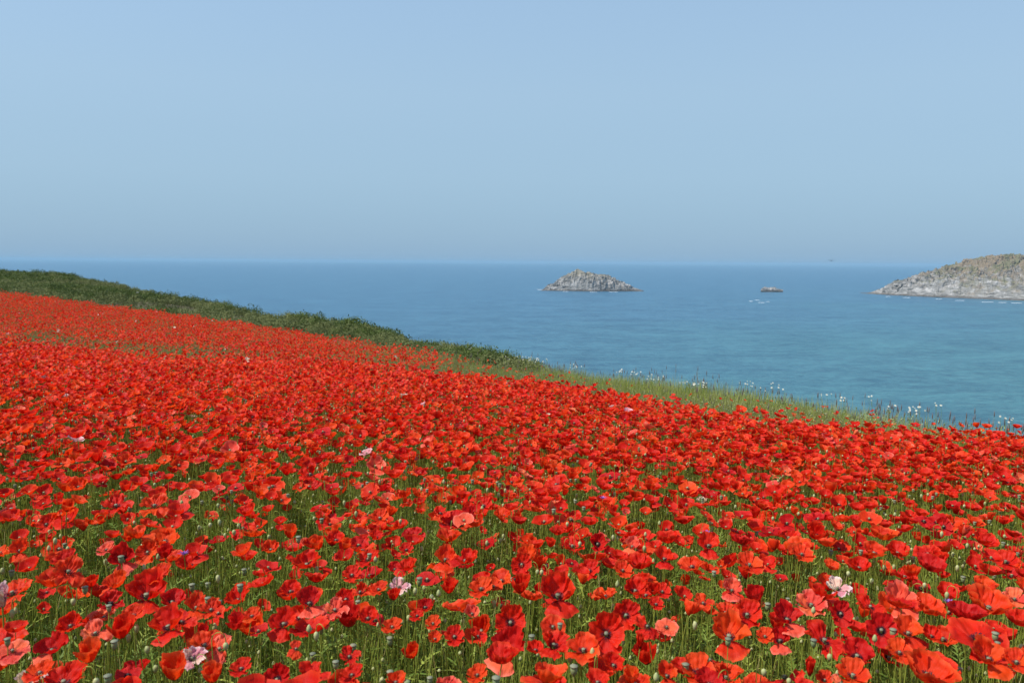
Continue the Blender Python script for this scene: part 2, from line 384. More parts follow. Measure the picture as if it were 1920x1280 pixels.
# ---------------------------------------------------------------- flower geometry
def petal_geo(rg, phi, W, Rr, th0, th1, ruf, cru, ns, ntt, off=0.0, roll=0.0):
    s = np.linspace(0, 1, ns + 1)[:, None] * np.ones((1, ntt + 1)); t = np.ones((ns + 1, 1)) * np.linspace(-1, 1, ntt + 1)[None, :]
    k1, k2, p1, p2, p3, p4 = rg.uniform(2, 4), rg.uniform(5, 9), *rg.uniform(0, 6.28, 4)
    Ln = Rr * (1 - .13 * np.abs(t) ** 2.6) * (1 + .05 * np.sin(k1 * t + p1) + .028 * np.sin(k2 * 1.4 * t + p2) + .022 * np.sin(17 * t + p3) * np.sin(5 * t + p4)) + 0 * s
    side = rg.uniform(-.25, .25)
    th = np.radians(th0 + (th1 - th0) * s ** .85 + side * 30 * t * s + roll * t * t * s)
    ds = 1.0 / ns
    cr_ = np.zeros_like(s); cz = np.zeros_like(s)
    for i in range(1, ns + 1):
        mm = .5 * (th[i] + th[i - 1]); cr_[i] = cr_[i - 1] + np.cos(mm) * ds; cz[i] = cz[i - 1] + np.sin(mm) * ds
    rad = .0035 + cr_ * Ln; z = cz * Ln
    # petals keep their breadth even when they stand up as a cup
    ang = phi + np.radians(W) * t * (.92 + .08 * np.cos(s * 2))
    nd = ruf * Rr * s ** 1.8 * (np.sin(k1 * 1.9 * t + p3 + 2 * s) * .6 + .4 * np.sin(k2 * t + p4 - 3 * s))
    nd += 1.35 * cru * Rr * s * (np.sin(9 * t + 7 * s + p1) * np.sin(6 * s - 5 * t + p2) * .5 + .35 * np.sin(15 * t * (0.4 + s) + p3 + 3 * s))
    if ns > 8:                              # fine crumples of the silky petals near the camera
        sd_ = float(p1 * 10)
        nd += np.array([[Rr * s[i, 0] * (.075 * mnoise.noise(Vector((t[i, k] * 3.2, s[i, 0] * 2.6, sd_))) + .045 * mnoise.noise(Vector((t[i, k] * 9, s[i, 0] * 5, sd_ + 9)))) for k in range(ntt + 1)] for i in range(ns + 1)])
    nd += off * s
    rad = rad - np.sin(th) * nd; z = z + np.cos(th) * nd
    Vv = np.stack([rad * np.cos(ang), rad * np.sin(ang), z], -1).reshape(-1, 3)
    uv = np.stack([t * .5 + .5, s], -1).reshape(-1, 2)
    return Vv, gridfaces(ns, ntt), uv
# style: four petals (front outer, left, back outer, right), each (base angle, tip angle, length factor)
def style(rg, kind):
    j = lambda a, b=8: a + rg.uniform(-b, b)
    if kind == 'bowl': P = [(j(12), j(62), 1)] * 0 + [(j(14), j(60), 1), (j(18), j(66), .92), (j(16), j(66), 1), (j(18), j(64), .92)]; ru, cu = .10, .07
    elif kind == 'open': P = [(j(10), j(22, 16), 1.05), (j(16), j(44, 16), .9), (j(18), j(52, 16), 1.05), (j(16), j(38, 18), .9)]; ru, cu = .13, .08
    elif kind == 'flat': P = [(j(4, 5), j(4, 10), 1), (j(8, 5), j(12, 10), .95), (j(5, 5), j(12, 12), 1), (j(8, 5), j(10, 10), .95)]; ru, cu = .12, .06
    elif kind == 'cup': P = [(j(40), j(84, 6), 1), (j(44), j(88, 6), .95), (j(40), j(86, 6), 1.05), (j(44), j(86, 6), .95)]; ru, cu = .05, .04
    elif kind == 'lip': P = [(j(4), j(-18, 12), 1.0), (j(25), j(60, 14), .92), (j(30), j(74, 8), 1.12), (j(25), j(56, 14), .92)]; ru, cu = .10, .07
    elif kind == 'twist': P = [(j(5, 15), j(30, 40), .9), (j(30, 20), j(70, 30), .9), (j(20, 15), j(50, 40), 1), (j(10, 20), j(0, 40), .9)]; ru, cu = .18, .13
    elif kind == 'droop': P = [(j(-10), j(-55, 15), .95), (j(0), j(-35, 20), .9), (j(10), j(20, 25), 1), (j(-5), j(-40, 20), .9)]; ru, cu = .16, .12
    elif kind == 'shut': P = [(j(70, 4), j(95, 4), .95), (j(74, 4), j(97, 3), .85), (j(70, 4), j(95, 4), 1), (j(74, 4), j(97, 3), .85)]; ru, cu = .05, .07
    return P, ru, cu
def petals_of(rg, kind, ns, ntt, Rr=.036):
    P, ru, cu = style(rg, kind); res = []
    base = -math.pi / 2 + rg.uniform(-.35, .35)
    W = {'cup': 74, 'bowl': 66, 'lip': 66, 'shut': 80, 'twist': 52, 'droop': 52}.get(kind, 60)
    for i, (a0, a1, f) in enumerate(P):
        res.append(petal_geo(rg, base + i * math.pi / 2 * (-1), W + rg.uniform(-5, 5), Rr * f, a0, a1, ru, cu, ns, ntt, off=(-.0012 if i % 2 == 0 else .0016), roll=rg.uniform(-25, 25)))
    return res
def capsule_geo(sz=1.0, n=8):
    pr = [(.0015, -.001), (.0034, .002), (.0044, .006), (.0042, .009), (.0030, .0105), (.0052, .0108), (.0050, .0118), (.0012, .0128)]
    V_, F_, uv = lathe([(r * sz, z * sz) for r, z in pr], n); return V_, F_, uv
def stamen_geo(rg, n=26):
    m = MB()
    for i in range(n):
        q = rg.uniform(0, 6.28); r1 = rg.uniform(.005, .0098); h = rg.uniform(.003, .008); c, s_ = math.cos(q), math.sin(q)
        wv_ = np.array([-s_, c, 0]) * .0004
        p0 = np.array([.003 * c, .003 * s_, .001]); p1 = np.array([r1 * c, r1 * s_, h])
        m.add([p0 - wv_, p0 + wv_, p1 + wv_, p1 - wv_], [(0, 1, 2, 3)])
        b = .0008; m.add([p1 + (b, 0, 0), p1 + (-b, 0, 0), p1 + (0, b, 0), p1 + (0, -b, 0), p1 + (0, 0, b), p1 - (0, 0, b)],
              [(0, 2, 4), (2, 1, 4), (1, 3, 4), (3, 0, 4), (2, 0, 5), (1, 2, 5), (3, 1, 5), (0, 3, 5)])
    return m
def bud_geo(n=7, L_=.011):
    return lathe([(.0008, 0), (.0036, L_ * .18), (.0052, L_ * .5), (.0044, L_ * .95), (.0022, L_ * 1.35), (.0004, L_ * 1.5)], n)

KINDS = ['bowl', 'open', 'flat', 'cup', 'lip', 'twist', 'droop', 'shut']
NVAR = {'bowl': 6, 'open': 7, 'flat': 4, 'cup': 4, 'lip': 6, 'twist': 6, 'droop': 2, 'shut': 1}
PM = {}                                     # near petals: one mesh for each petal of each variant
for kd in KINDS:
    for v in range(NVAR[kd]):
        rg = np.random.default_rng(100 + v * 7 + KINDS.index(kd) * 31)
        PM[kd, v] = [mesh('petal', Vv, F_, [PET['scarlet']], uv) for Vv, F_, uv in petals_of(rg, kd, 15, 18)]
STAMENS = [stamen_geo(np.random.default_rng(i)).build('stamens', [STAM], False) for i in range(3)]
cg = capsule_geo(.72); CAPS = mesh('seed_capsule', cg[0], cg[1], [POD], cg[2])
CAPS.materials.append(PODTOP); CAPS.polygons.foreach_set('material_index', [1 if p.center.z > .0074 else 0 for p in CAPS.polygons])
def stem_mesh(seed, mat=STEM, r=.0011):
    rg = np.random.default_rng(seed); a1, a2 = rg.uniform(-.035, .035, 2)
    q = np.linspace(0, 1, 8); P = np.stack([a1 * np.sin(q * math.pi), a2 * np.sin(q * math.pi), q], -1)
    m = MB(); V_, F_, uv = tube(P, r, 5); m.add(V_, F_, uv)
    return m.build('stem', [mat])
STEMS = [stem_mesh(i) for i in range(6)]
def hairy_stem_scale(o, h): o.scale = (1, 1, h)

CAND = []                                   # (x, y, z head, radius, kind, variant, colour, tilt, az, spin)
# photo positions of the flowers that can be told apart in the foreground: px, py, width, form, colour, tilt, azimuth of tilt
H = [(25, 1108, 64, 'twist', 'vermilion', 30, -60), (88, 1108, 30, 'flat', 'scarlet', 15, 0), (172, 1096, 32, 'cup', 'scarlet', 20, 0), (205, 1128, 48, 'twist', 'crimson', 35, 60),
     (275, 1112, 86, 'lip', 'scarlet', 20, 20), (322, 1126, 52, 'bowl', 'crimson', 25, 60), (250, 1150, 44, 'open', 'vermilion', 25, 0), (133, 1170, 48, 'bowl', 'scarlet', 38, 0),
     (180, 1184, 52, 'twist', 'coral', 30, -30), (228, 1188, 56, 'cup', 'scarlet', 18, 20), (340, 1163, 52, 'twist', 'scarlet', 25, 10), (24, 1216, 50, 'flat', 'coral', 35, 20),
     (98, 1216, 60, 'lip', 'crimson', 22, -10), (168, 1234, 54, 'cup', 'vermilion', 12, -20), (75, 1258, 48, 'open', 'vermilion', 20, 0), (120, 1274, 78, 'open', 'scarlet', 20, 10),
     (50, 1280, 56, 'twist', 'pale', 25, 0), (240, 1262, 44, 'flat', 'crimson', 20, 0), (360, 1231, 48, 'twist', 'pale', 30, 20), (328, 1264, 66, 'cup', 'vermilion', 15, 0),
     (398, 1272, 50, 'cup', 'vermilion', 10, 30), (442, 1174, 42, 'cup', 'crimson', 22, 10), (412, 1213, 52, 'droop', 'coral', 25, 0), (382, 1188, 28, 'cup', 'crimson', 15, 0),
     (452, 1250, 44, 'open', 'scarlet', 15, 20), (396, 1140, 46, 'twist', 'vermilion', 25, 0), (446, 1122, 54, 'bowl', 'scarlet', 25, -20), (472, 1152, 38, 'open', 'vermilion', 20, 0),
     (545, 1106, 48, 'bowl', 'scarlet', 25, 0), (580, 1128, 58, 'lip', 'crimson', 25, 0), (532, 1166, 60, 'lip', 'scarlet', 32, 10), (628, 1140, 50, 'twist', 'coral', 25, 0),
     (655, 1166, 62, 'cup', 'crimson', 15, 0), (606, 1158, 34, 'droop', 'coral', 20, -40), (690, 1156, 48, 'bowl', 'scarlet', 30, 0), (735, 1172, 42, 'open', 'vermilion', 25, 30),
     (710, 1102, 40, 'open', 'vermilion', 20, 0), (748, 1098, 42, 'twist', 'pale', 25, 10), (738, 1120, 34, 'cup', 'scarlet', 10, 0), (797, 1136, 38, 'bowl', 'crimson', 20, 0),
     (782, 1152, 30, 'open', 'scarlet', 20, 0), (842, 1106, 40, 'cup', 'scarlet', 15, 0), (902, 1100, 54, 'open', 'vermilion', 25, 0), (885, 1148, 38, 'bowl', 'coral', 30, 0),
     (812, 1166, 36, 'open', 'vermilion', 20, 0), (815, 1196, 30, 'bowl', 'vermilion', 20, 0), (852, 1190, 46, 'open', 'scarlet', 32, 0), (896, 1190, 38, 'twist', 'scarlet', 20, 0),
     (555, 1214, 32, 'droop', 'vermilion', 20, 0), (655, 1228, 42, 'twist', 'scarlet', 30, 0), (660, 1262, 48, 'open', 'scarlet', 20, -20), (520, 1268, 58, 'open', 'crimson', 48, 0),
     (585, 1262, 40, 'open', 'vermilion', 20, 0), (742, 1276, 44, 'bowl', 'vermilion', 20, 0), (957, 1160, 70, 'open', 'scarlet', 52, 0), (952, 1216, 84, 'lip', 'crimson', 28, 0),
     (895, 1262, 46, 'open', 'vermilion', 20, 0), (1045, 1112, 88, 'lip', 'scarlet', 22, 20), (975, 1104, 54, 'cup', 'scarlet', 15, 0), (1036, 1170, 52, 'flat', 'vermilion', 42, 10),
     (1038, 1205, 66, 'twist', 'scarlet', 25, 10), (1004, 1216, 42, 'bowl', 'scarlet', 20, -40), (1190, 1104, 56, 'bowl', 'scarlet', 38, 20), (1172, 1148, 62, 'open', 'scarlet', 42, 20),
     (1136, 1180, 82, 'open', 'scarlet', 50, 0), (1242, 1106, 38, 'open', 'scarlet', 25, 0), (1277, 1112, 36, 'bowl', 'scarlet', 20, 0), (1318, 1128, 42, 'twist', 'vermilion', 20, 0),
     (1250, 1172, 46, 'flat', 'coral', 30, 0), (1200, 1212, 18, 'shut', 'scarlet', 8, 0), (1150, 1244, 50, 'bowl', 'scarlet', 35, 0), (1182, 1274, 44, 'cup', 'vermilion', 15, 0),
     (1120, 1276, 54, 'bowl', 'scarlet', 15, 0), (1250, 1264, 48, 'lip', 'vermilion', 25, 0), (1308, 1254, 74, 'open', 'vermilion', 18, 0), (1328, 1280, 66, 'bowl', 'crimson', 15, 0),
     (1366, 1188, 82, 'lip', 'vermilion', 34, 0), (1400, 1148, 64, 'open', 'scarlet', 38, 0), (1360, 1146, 50, 'twist', 'vermilion', 20, 0), (1434, 1190, 38, 'open', 'vermilion', 20, 0),
     (1372, 1104, 46, 'lip', 'coral', 25, 0), (1230, 1130, 34, 'open', 'scarlet', 20, 0), (1475, 1158, 62, 'lip', 'crimson', 28, 0), (1520, 1130, 66, 'open', 'coral', 22, 20),
     (1575, 1146, 48, 'open', 'crimson', 45, 0), (1570, 1100, 48, 'twist', 'pale', 20, 0), (1632, 1134, 50, 'twist', 'scarlet', 30, -30), (1652, 1176, 62, 'open', 'crimson', 42, -20),
     (1685, 1126, 66, 'lip', 'coral', 38, 0), (1738, 1140, 62, 'bowl', 'vermilion', 22, 40), (1702, 1184, 58, 'lip', 'vermilion', 20, 0), (1745, 1190, 42, 'bowl', 'scarlet', 20, 0),
     (1545, 1196, 74, 'twist', 'scarlet', 28, 0), (1462, 1198, 48, 'lip', 'crimson', 28, -20), (1606, 1226, 66, 'bowl', 'crimson', 28, 0), (1598, 1262, 68, 'open', 'vermilion', 20, 20),
     (1686, 1220, 54, 'open', 'vermilion', 20, 0), (1738, 1262, 96, 'bowl', 'vermilion', 18, 10), (1852, 1136, 84, 'bowl', 'vermilion', 20, 30), (1832, 1188, 108, 'flat', 'scarlet', 30, 0),
     (1852, 1232, 66, 'lip', 'vermilion', 32, 0), (1775, 1112, 46, 'bowl', 'scarlet', 25, 0), (1905, 1238, 50, 'open', 'vermilion', 20, 0), (1518, 1262, 20, 'shut', 'scarlet', 5, 0),
     (1546, 1272, 38, 'open', 'vermilion', 20, 0), (1576, 1278, 32, 'droop', 'coral', 20, 0), (1846, 1100, 46, 'bowl', 'vermilion', 18, 0), (1902, 1120, 44, 'open', 'coral', 20, 0),
     (4, 1132, 26, 'shut', 'pale', 20, 0), (148, 911, 42, 'bowl', 'vermilion', 28, 0), (88, 980, 34, 'open', 'scarlet', 40, 0), (38, 1030, 40, 'lip', 'vermilion', 28, 0),
     (232, 1045, 54, 'lip', 'crimson', 42, 0), (278, 1031, 46, 'open', 'vermilion', 50, 0), (298, 1074, 50, 'open', 'vermilion', 25, 0), (218, 945, 54, 'twist', 'scarlet', 20, 0),
     (290, 945, 54, 'twist', 'vermilion', 20, 0), (242, 1010, 30, 'cup', 'vermilion', 25, 0), (122, 1050, 50, 'open', 'scarlet', 25, 0), (200, 1028, 34, 'open', 'coral', 25, -30),
     (310, 1040, 36, 'cup', 'crimson', 18, 20), (835, 1046, 54, 'lip', 'vermilion', 25, 0), (978, 1054, 48, 'open', 'scarlet', 45, 0), (1120, 1016, 44, 'bowl', 'crimson', 45, 0),
     (1104, 1066, 50, 'open', 'scarlet', 38, 0), (1168, 1066, 44, 'open', 'vermilion', 25, 0), (1328, 1020, 52, 'lip', 'scarlet', 28, 0), (1185, 1022, 38, 'lip', 'coral', 25, 0),
     (1080, 1016, 36, 'cup', 'scarlet', 10, 0), (1503, 1036, 48, 'open', 'vermilion', 18, 0), (1638, 1034, 48, 'bowl', 'vermilion', 22, 0), (1682, 1034, 48, 'bowl', 'scarlet', 22, 0),
     (1745, 1062, 60, 'bowl', 'crimson', 15, 0), (1768, 984, 34, 'open', 'crimson', 42, 0), (1732, 974, 34, 'flat', 'crimson', 35, 0), (850, 975, 58, 'open', 'crimson', 20, 0),
     (825, 960, 40, 'twist', 'scarlet', 20, 0), (885, 965, 52, 'bowl', 'crimson', 15, 0), (906, 945, 44, 'open', 'scarlet', 30, 0), (712, 968, 44, 'open', 'vermilion', 30, 0),
     (680, 1012, 30, 'open', 'scarlet', 35, 0), (705, 1005, 36, 'bowl', 'scarlet', 20, 0), (630, 1010, 42, 'bowl', 'scarlet', 25, 0), (545, 1003, 40, 'cup', 'vermilion', 15, 0),
     (595, 1025, 40, 'cup', 'vermilion', 15, 0), (508, 1028, 42, 'bowl', 'vermilion', 20, 0), (575, 1055, 62, 'bowl', 'scarlet', 20, 0), (690, 1045, 46, 'open', 'scarlet', 35, 0),
     (740, 1065, 34, 'bowl', 'crimson', 25, 0), (660, 1075, 44, 'open', 'scarlet', 20, 0), (762, 1028, 34, 'open', 'scarlet', 25, 0), (1245, 1045, 44, 'lip', 'scarlet', 25, 0),
     (1405, 1055, 58, 'open', 'vermilion', 18, 0), (1845, 1015, 46, 'bowl', 'scarlet', 30, 0), (1885, 1050, 48, 'open', 'scarlet', 20, 0), (1610, 1062, 46, 'bowl', 'scarlet', 20, 0), (1560, 1062, 34, 'bowl', 'vermilion', 20, 0)]
def var_of(kd, i): return (i * 7 + 3) % NVAR[kd]
for i, (px, py, wd, kd, colr, tl, az) in enumerate(H):
    x, y, z = on_top(px, py + wd * .12, rnd.uniform(-.02, .03))
    D = math.sqrt(x * x + y * y + (z - CAMZ) ** 2)
    f = {'cup': .78, 'bowl': .98, 'flat': 1.08, 'open': 1.05, 'lip': .98, 'twist': .98, 'droop': .95, 'shut': .34}[kd]
    Rr = min(max(wd * .95 * D / FPX / 2 / f, .018), .060)
    CAND.append([x, y, z, Rr, kd, var_of(kd, i), colr, tl * (.5 if tl < 40 else .85), az, rnd.uniform(-25, 25), True, px, py])

# places where the green shows through in the photograph (px, py, half width, half height)
GAPS = [(25, 950, 30, 22), (200, 985, 45, 22), (150, 1085, 60, 20), (70, 1170, 45, 30), (430, 1100, 25, 16), (265, 1215, 28, 20), (290, 1230, 20, 20), (905, 1015, 36, 22), (800, 985, 22, 28),
        (820, 1025, 32, 14), (1060, 990, 26, 14), (540, 955, 22, 12), (1260, 1030, 46, 14), (1245, 1060, 26, 18), (1340, 1060, 40, 16), (1000, 1040, 22, 20), (560, 1195, 40, 20), (700, 1200, 30, 20),
        (770, 1220, 45, 28), (860, 1235, 40, 22), (1060, 1250, 50, 18), (1220, 1220, 34, 26), (1140, 1120, 20, 22), (1300, 1090, 40, 14), (1420, 1240, 40, 24), (1590, 1180, 40, 26), (1500, 1235, 20, 20),
        (1600, 1070, 30, 12), (1800, 1260, 50, 30), (1790, 1150, 20, 20), (1560, 985, 26, 14), (1530, 1010, 24, 12), (480, 1230, 26, 24), (600, 1230, 22, 16), (1450, 1255, 20, 20), (720, 1130, 22, 20), (770, 1100, 22, 18),
        (950, 825, 20, 9), (1060, 800, 24, 6), (1210, 760, 14, 6), (870, 860, 22, 8), (650, 800, 22, 5), (780, 755, 16, 4), (300, 860, 22, 8), (1300, 925, 24, 10), (1345, 910, 16, 9), (760, 890, 22, 8), (570, 880, 20, 8), (1160, 925, 20, 8), (130, 870, 20, 8), (430, 930, 22, 8)]
GA = np.array(GAPS, float)

# random flowers over the rest of the field
def field_points(dens, lo=.35, ymax=48):
    out_ = []
    bands = ((lo, 2.2), (2.2, 4), (4, 10), (10, 20), (20, 34), (34, ymax)); dens = dens if isinstance(dens, tuple) else (dens,) * 6
    for (y0, y1), dn in zip(bands, dens):
        xl, xr = -1.0 * y1 - 1.2, min(.85 * y1 + 1.0, 14)
        n = int((xr - xl) * (y1 - y0) * dn)
        x = R.uniform(xl, xr, n); y = R.uniform(y0, y1, n)
        k = (x / y > -1.0 - 1.2 / y) & (x / y < .85 + 1.0 / y)
        out_.append(np.stack([x[k], y[k]], -1))
    return np.concatenate(out_)
def vnoise(x, y, f, seed=0):
    return np.array([mnoise.noise(Vector((a * f, b * f, seed))) for a, b in zip(x, y)])
P = field_points((290, 430, 400, 270, 200, 200))
x, y = P[:, 0], P[:, 1]; u = x / np.maximum(y, .3); tz = topz(x, y); t = tz / y
inside = y < edge_d(u) * (1 + .03 * np.sin(x * 2.3) + .015 * R.normal(size=len(x)))
far = t > np.interp(u, uE, tE) + .0035 * np.sin(x * 1.7)
px_, py_ = project(x, y, CAMZ + tz)
pb = np.interp(u, uB, zB / dB); pe = np.interp(u, uE, tE); ff = np.clip((t - pe) / (pb - pe + 1e-6), 0, 1)
nz_ = vnoise(x, y, .55, 3); nz2 = vnoise(x, y, 2.0, 9)
d_near = .80 + .22 * nz_ + .5 * nz2
d_near *= np.interp(y, [0, 1.9, 2.5, 5], [.82, .92, 1.0, 1.0])
left = np.clip((900 - px_) / 350, 0, 1)
patch = np.exp(-((ff - np.interp(px_, [0, 450, 900], [.26, .22, .16])) / .13) ** 2) * np.interp(px_, [0, 40, 420, 520, 860], [.5, .95, .95, .6, .75])
line_ = sm(.70, .98, ff) * (px_ < 1190)
d_far = left * np.clip(.64 - .64 * patch + .55 * nz_ + .2 * nz2, .02, 1) + (1 - left) * np.clip(.035 + .30 * sm(1330, 1800, px_) * (ff < .8) + .06 * line_ + .012 * nz2, .006, .8)
dn_ = np.where(far, d_far, np.clip(d_near, .12, 1))
for g in GAPS:
    q = ((px_ - g[0]) / g[2]) ** 2 + ((py_ - g[1]) / g[3]) ** 2
    dn_ = dn_ * (1 - .93 * np.exp(-np.maximum(q - .6, 0) * 2.2) * (q < 5))
hx = np.array([c[:2] for c in CAND]); hr_ = np.array([c[3] for c in CAND])
keep = inside & (R.uniform(size=len(x)) < dn_)
nr = np.nonzero(keep & (y < 5))[0]
dd = np.sqrt(((P[nr][:, None, :] - hx[None]) ** 2).sum(-1)) - hr_[None] * 1.05
keep[nr[dd.min(1) < .012]] = False
strip_ = (far & (px_ > 820))[keep]; P = P[keep]; far = far[keep]; tz = tz[keep]; ffk = ff[keep]
# keep heads from growing through one another close to the camera
order = np.argsort(P[:, 1]); ok = np.ones(len(P), bool); nn = int((P[:, 1] < 4).sum()); oi_ = order[:nn]; Q = P[oi_]
for i in range(nn):
    if not ok[oi_[i]]: continue
    w_ = Q[i + 1:i + 260]; m = np.nonzero(((w_ - Q[i]) ** 2).sum(1) < .036 ** 2)[0]
    ok[oi_[i + 1 + m]] = False
P = P[ok]; far = far[ok]; tz = tz[ok]; strip_ = strip_[ok]
MIXK = ['bowl', 'open', 'flat', 'cup', 'lip', 'twist', 'droop', 'shut']; MIXP = [.23, .18, .04, .11, .18, .19, .055, .015]
MIXC = ['scarlet', 'vermilion', 'crimson', 'coral', 'pale']; MIXCP = [.53, .34, .095, .032, .003]
kk = R.choice(len(MIXK), len(P), p=MIXP); kc = R.choice(len(MIXC), len(P), p=MIXCP)
low = R.uniform(size=len(P)) < .32
hz = tz + R.normal(0, .036, len(P)) - .02 - np.where(low, R.uniform(.05, .16, len(P)), 0) - np.where(far, R.uniform(0, .10, len(P)), 0) - np.where(strip_, R.uniform(0, .08, len(P)), 0)
rad = np.clip(R.normal(.0315, .0075, len(P)), .016, .052) * np.where(strip_ & (R.uniform(size=len(P)) < .85), .62, 1.0)
tl = np.abs(R.normal(10, 14, len(P))); az = R.uniform(-180, 180, len(P)); tow = R.uniform(size=len(P)) < .5; az = np.where(tow, R.normal(0, 50, len(P)), az)
kc = np.where((kc == 4) & (P[:, 1] < 3.5), 1, kc)
for i in range(len(P)):
    CAND.append([P[i, 0], P[i, 1], CAMZ + hz[i], rad[i], MIXK[kk[i]], int(R.integers(NVAR[MIXK[kk[i]]])), MIXC[kc[i]], tl[i], az[i], R.uniform(-180, 180), False, 0, 0])
print('poppies', len(CAND))

cx = np.array([c[0] for c in CAND]); cy = np.array([c[1] for c in CAND]); cz = np.array([c[2] for c in CAND]); crr = np.array([c[3] for c in CAND])
ppx, ppy = project(cx, cy, cz)
inview = (ppx > -25) & (ppx < 1945) & (ppy > 0) & (ppy < 1300) & (cy > .3)
dist = np.sqrt(cx**2 + cy**2 + (cz - CAMZ)**2)
show = np.where(inview, crr / dist, -1); show = np.where([c[10] for c in CAND], np.maximum(show, 0) + .0, show)
big = np.argsort(-show)
NIND = 300
ind = [i for i in range(len(CAND)) if CAND[i][10]]
for i in big:
    if len(ind) >= NIND: break
    if not CAND[i][10]: ind.append(int(i))
indset = set(ind)

def head_matrix(loc, tl, az, spin, s):
    # az 0 tilts the face toward the camera side (-Y), 90 toward +X
    a_ = math.radians(az); ax = Vector((math.cos(a_), math.sin(a_), 0)).normalized()      # axis across the tilt direction
    return Matrix.Translation(loc) @ Matrix.Rotation(math.radians(tl), 4, ax) @ Matrix.Rotation(math.radians(spin), 4, 'Z') @ Matrix.Scale(s, 4)

CWORD = {'scarlet': 'scarlet', 'vermilion': 'orange red', 'crimson': 'deep crimson', 'coral': 'coral', 'pale': 'faded whitish pink'}
FWORD = {'bowl': 'bowl-shaped poppy', 'open': 'wide open poppy', 'flat': 'flat open poppy', 'cup': 'upright cup-shaped poppy', 'lip': 'poppy with lowered petal',
         'twist': 'crumpled poppy', 'droop': 'drooping spent poppy', 'shut': 'furled narrow poppy'}
LAND = {(360, 1231): ('large faded white and pink crumpled poppy above an orange red cup', 'the faded white poppy'), (1136, 1180): ('large scarlet poppy facing the viewer with dark centre, lower middle', 'the big dark-eyed poppy'),
        (952, 1216): ('big deep crimson bowl poppy with a lowered coral lip, bottom middle', 'the big lipped crimson poppy'), (520, 1268): ('deep red poppy facing up at the bottom edge with grey capsule', 'the crimson bottom-edge poppy'),
        (1832, 1188): ('widest scarlet poppy of all, flat with grey capsule, lower right', 'the widest flat poppy'), (1738, 1262): ('huge orange red bowl poppy at the bottom right edge', 'the huge orange bowl'),
        (655, 1166): ('tall deep red cup poppy with a thin stem crossing in front', 'the tall deep cup'), (1045, 1112): ('very large scarlet poppy beside a yellow green bud, centre right', 'the very large scarlet poppy'),
        (275, 1112): ('broad orange scarlet poppy spreading above the green gap, lower left', 'the broad left poppy'), (278, 1031): ('round orange red poppy showing a dark ring, left side', 'the ringed orange poppy'),
        (1685, 1126): ('coral poppy bowl with small green centre, right side', 'the coral bowl'), (1366, 1188): ('broad orange red poppy with fallen front petal, right of middle', 'the broad fallen-petal poppy'),
        (835, 1046): ('lone orange red poppy with lowered lip beside a green gap', 'the lone lipped poppy'), (1768, 984): ('deep crimson poppy with a black eye, upper right of foreground', 'the black-eyed poppy'),
        (98, 1216): ('deep crimson poppy with raised back petals, bottom left', 'the bottom-left crimson poppy'), (133, 1170): ('single scarlet bowl poppy standing alone in green stems, left', 'the lone left bowl'),
        (1570, 1100): ('faded pink white crumpled poppy among red ones, right', 'the faded pink poppy'), (575, 1055): ('large scarlet bowl poppy in a dense red cluster left of middle', 'the cluster bowl'),
        (1120, 1016): ('crimson bowl poppy facing the viewer, upper middle of foreground', 'the facing crimson bowl')}
LM = [(k, v[1]) for k, v in LAND.items()]
def place_phrase(px, py):
    k, nm = min(LM, key=lambda q: (q[0][0] - px) ** 2 + (1.6 * (q[0][1] - py)) ** 2)
    dx, dy = px - k[0], py - k[1]; d = math.hypot(dx, dy); near_ = 'just ' if d < 60 else ('' if d > 190 else '')
    if abs(dx) > 2 * abs(dy): w_ = 'right of' if dx > 0 else 'left of'
    elif abs(dy) > 2 * abs(dx): w_ = 'below' if dy > 0 else 'above'
    else: w_ = ('below and ' if dy > 0 else 'above and ') + ('right of' if dx > 0 else 'left of')
    return near_ + w_ + ' ' + nm
ORD = ['first', 'second', 'third', 'fourth', 'fifth', 'sixth', 'seventh', 'eighth', 'ninth', 'tenth']
USED = {}
def finish_labels(lst):                     # lst of (object, base label, px, py): alike labels get told apart by their order
    by = {}
    for o_, b_, px, py in lst: by.setdefault(b_, []).append((px, o_))
    for b_, g in by.items():
        if len(g) == 1: g[0][1]['label'] = b_; continue
        if len(b_.split()) > 13: b_ = b_.replace(' just ', ' ')
        g.sort(key=lambda q: q[0])
        for i, (_, o_) in enumerate(g):
            o_['label'] = b_ + ', ' + ('leftmost' if i == 0 else 'rightmost' if i == len(g) - 1 else ORD[i] + ' from left')
PL = []
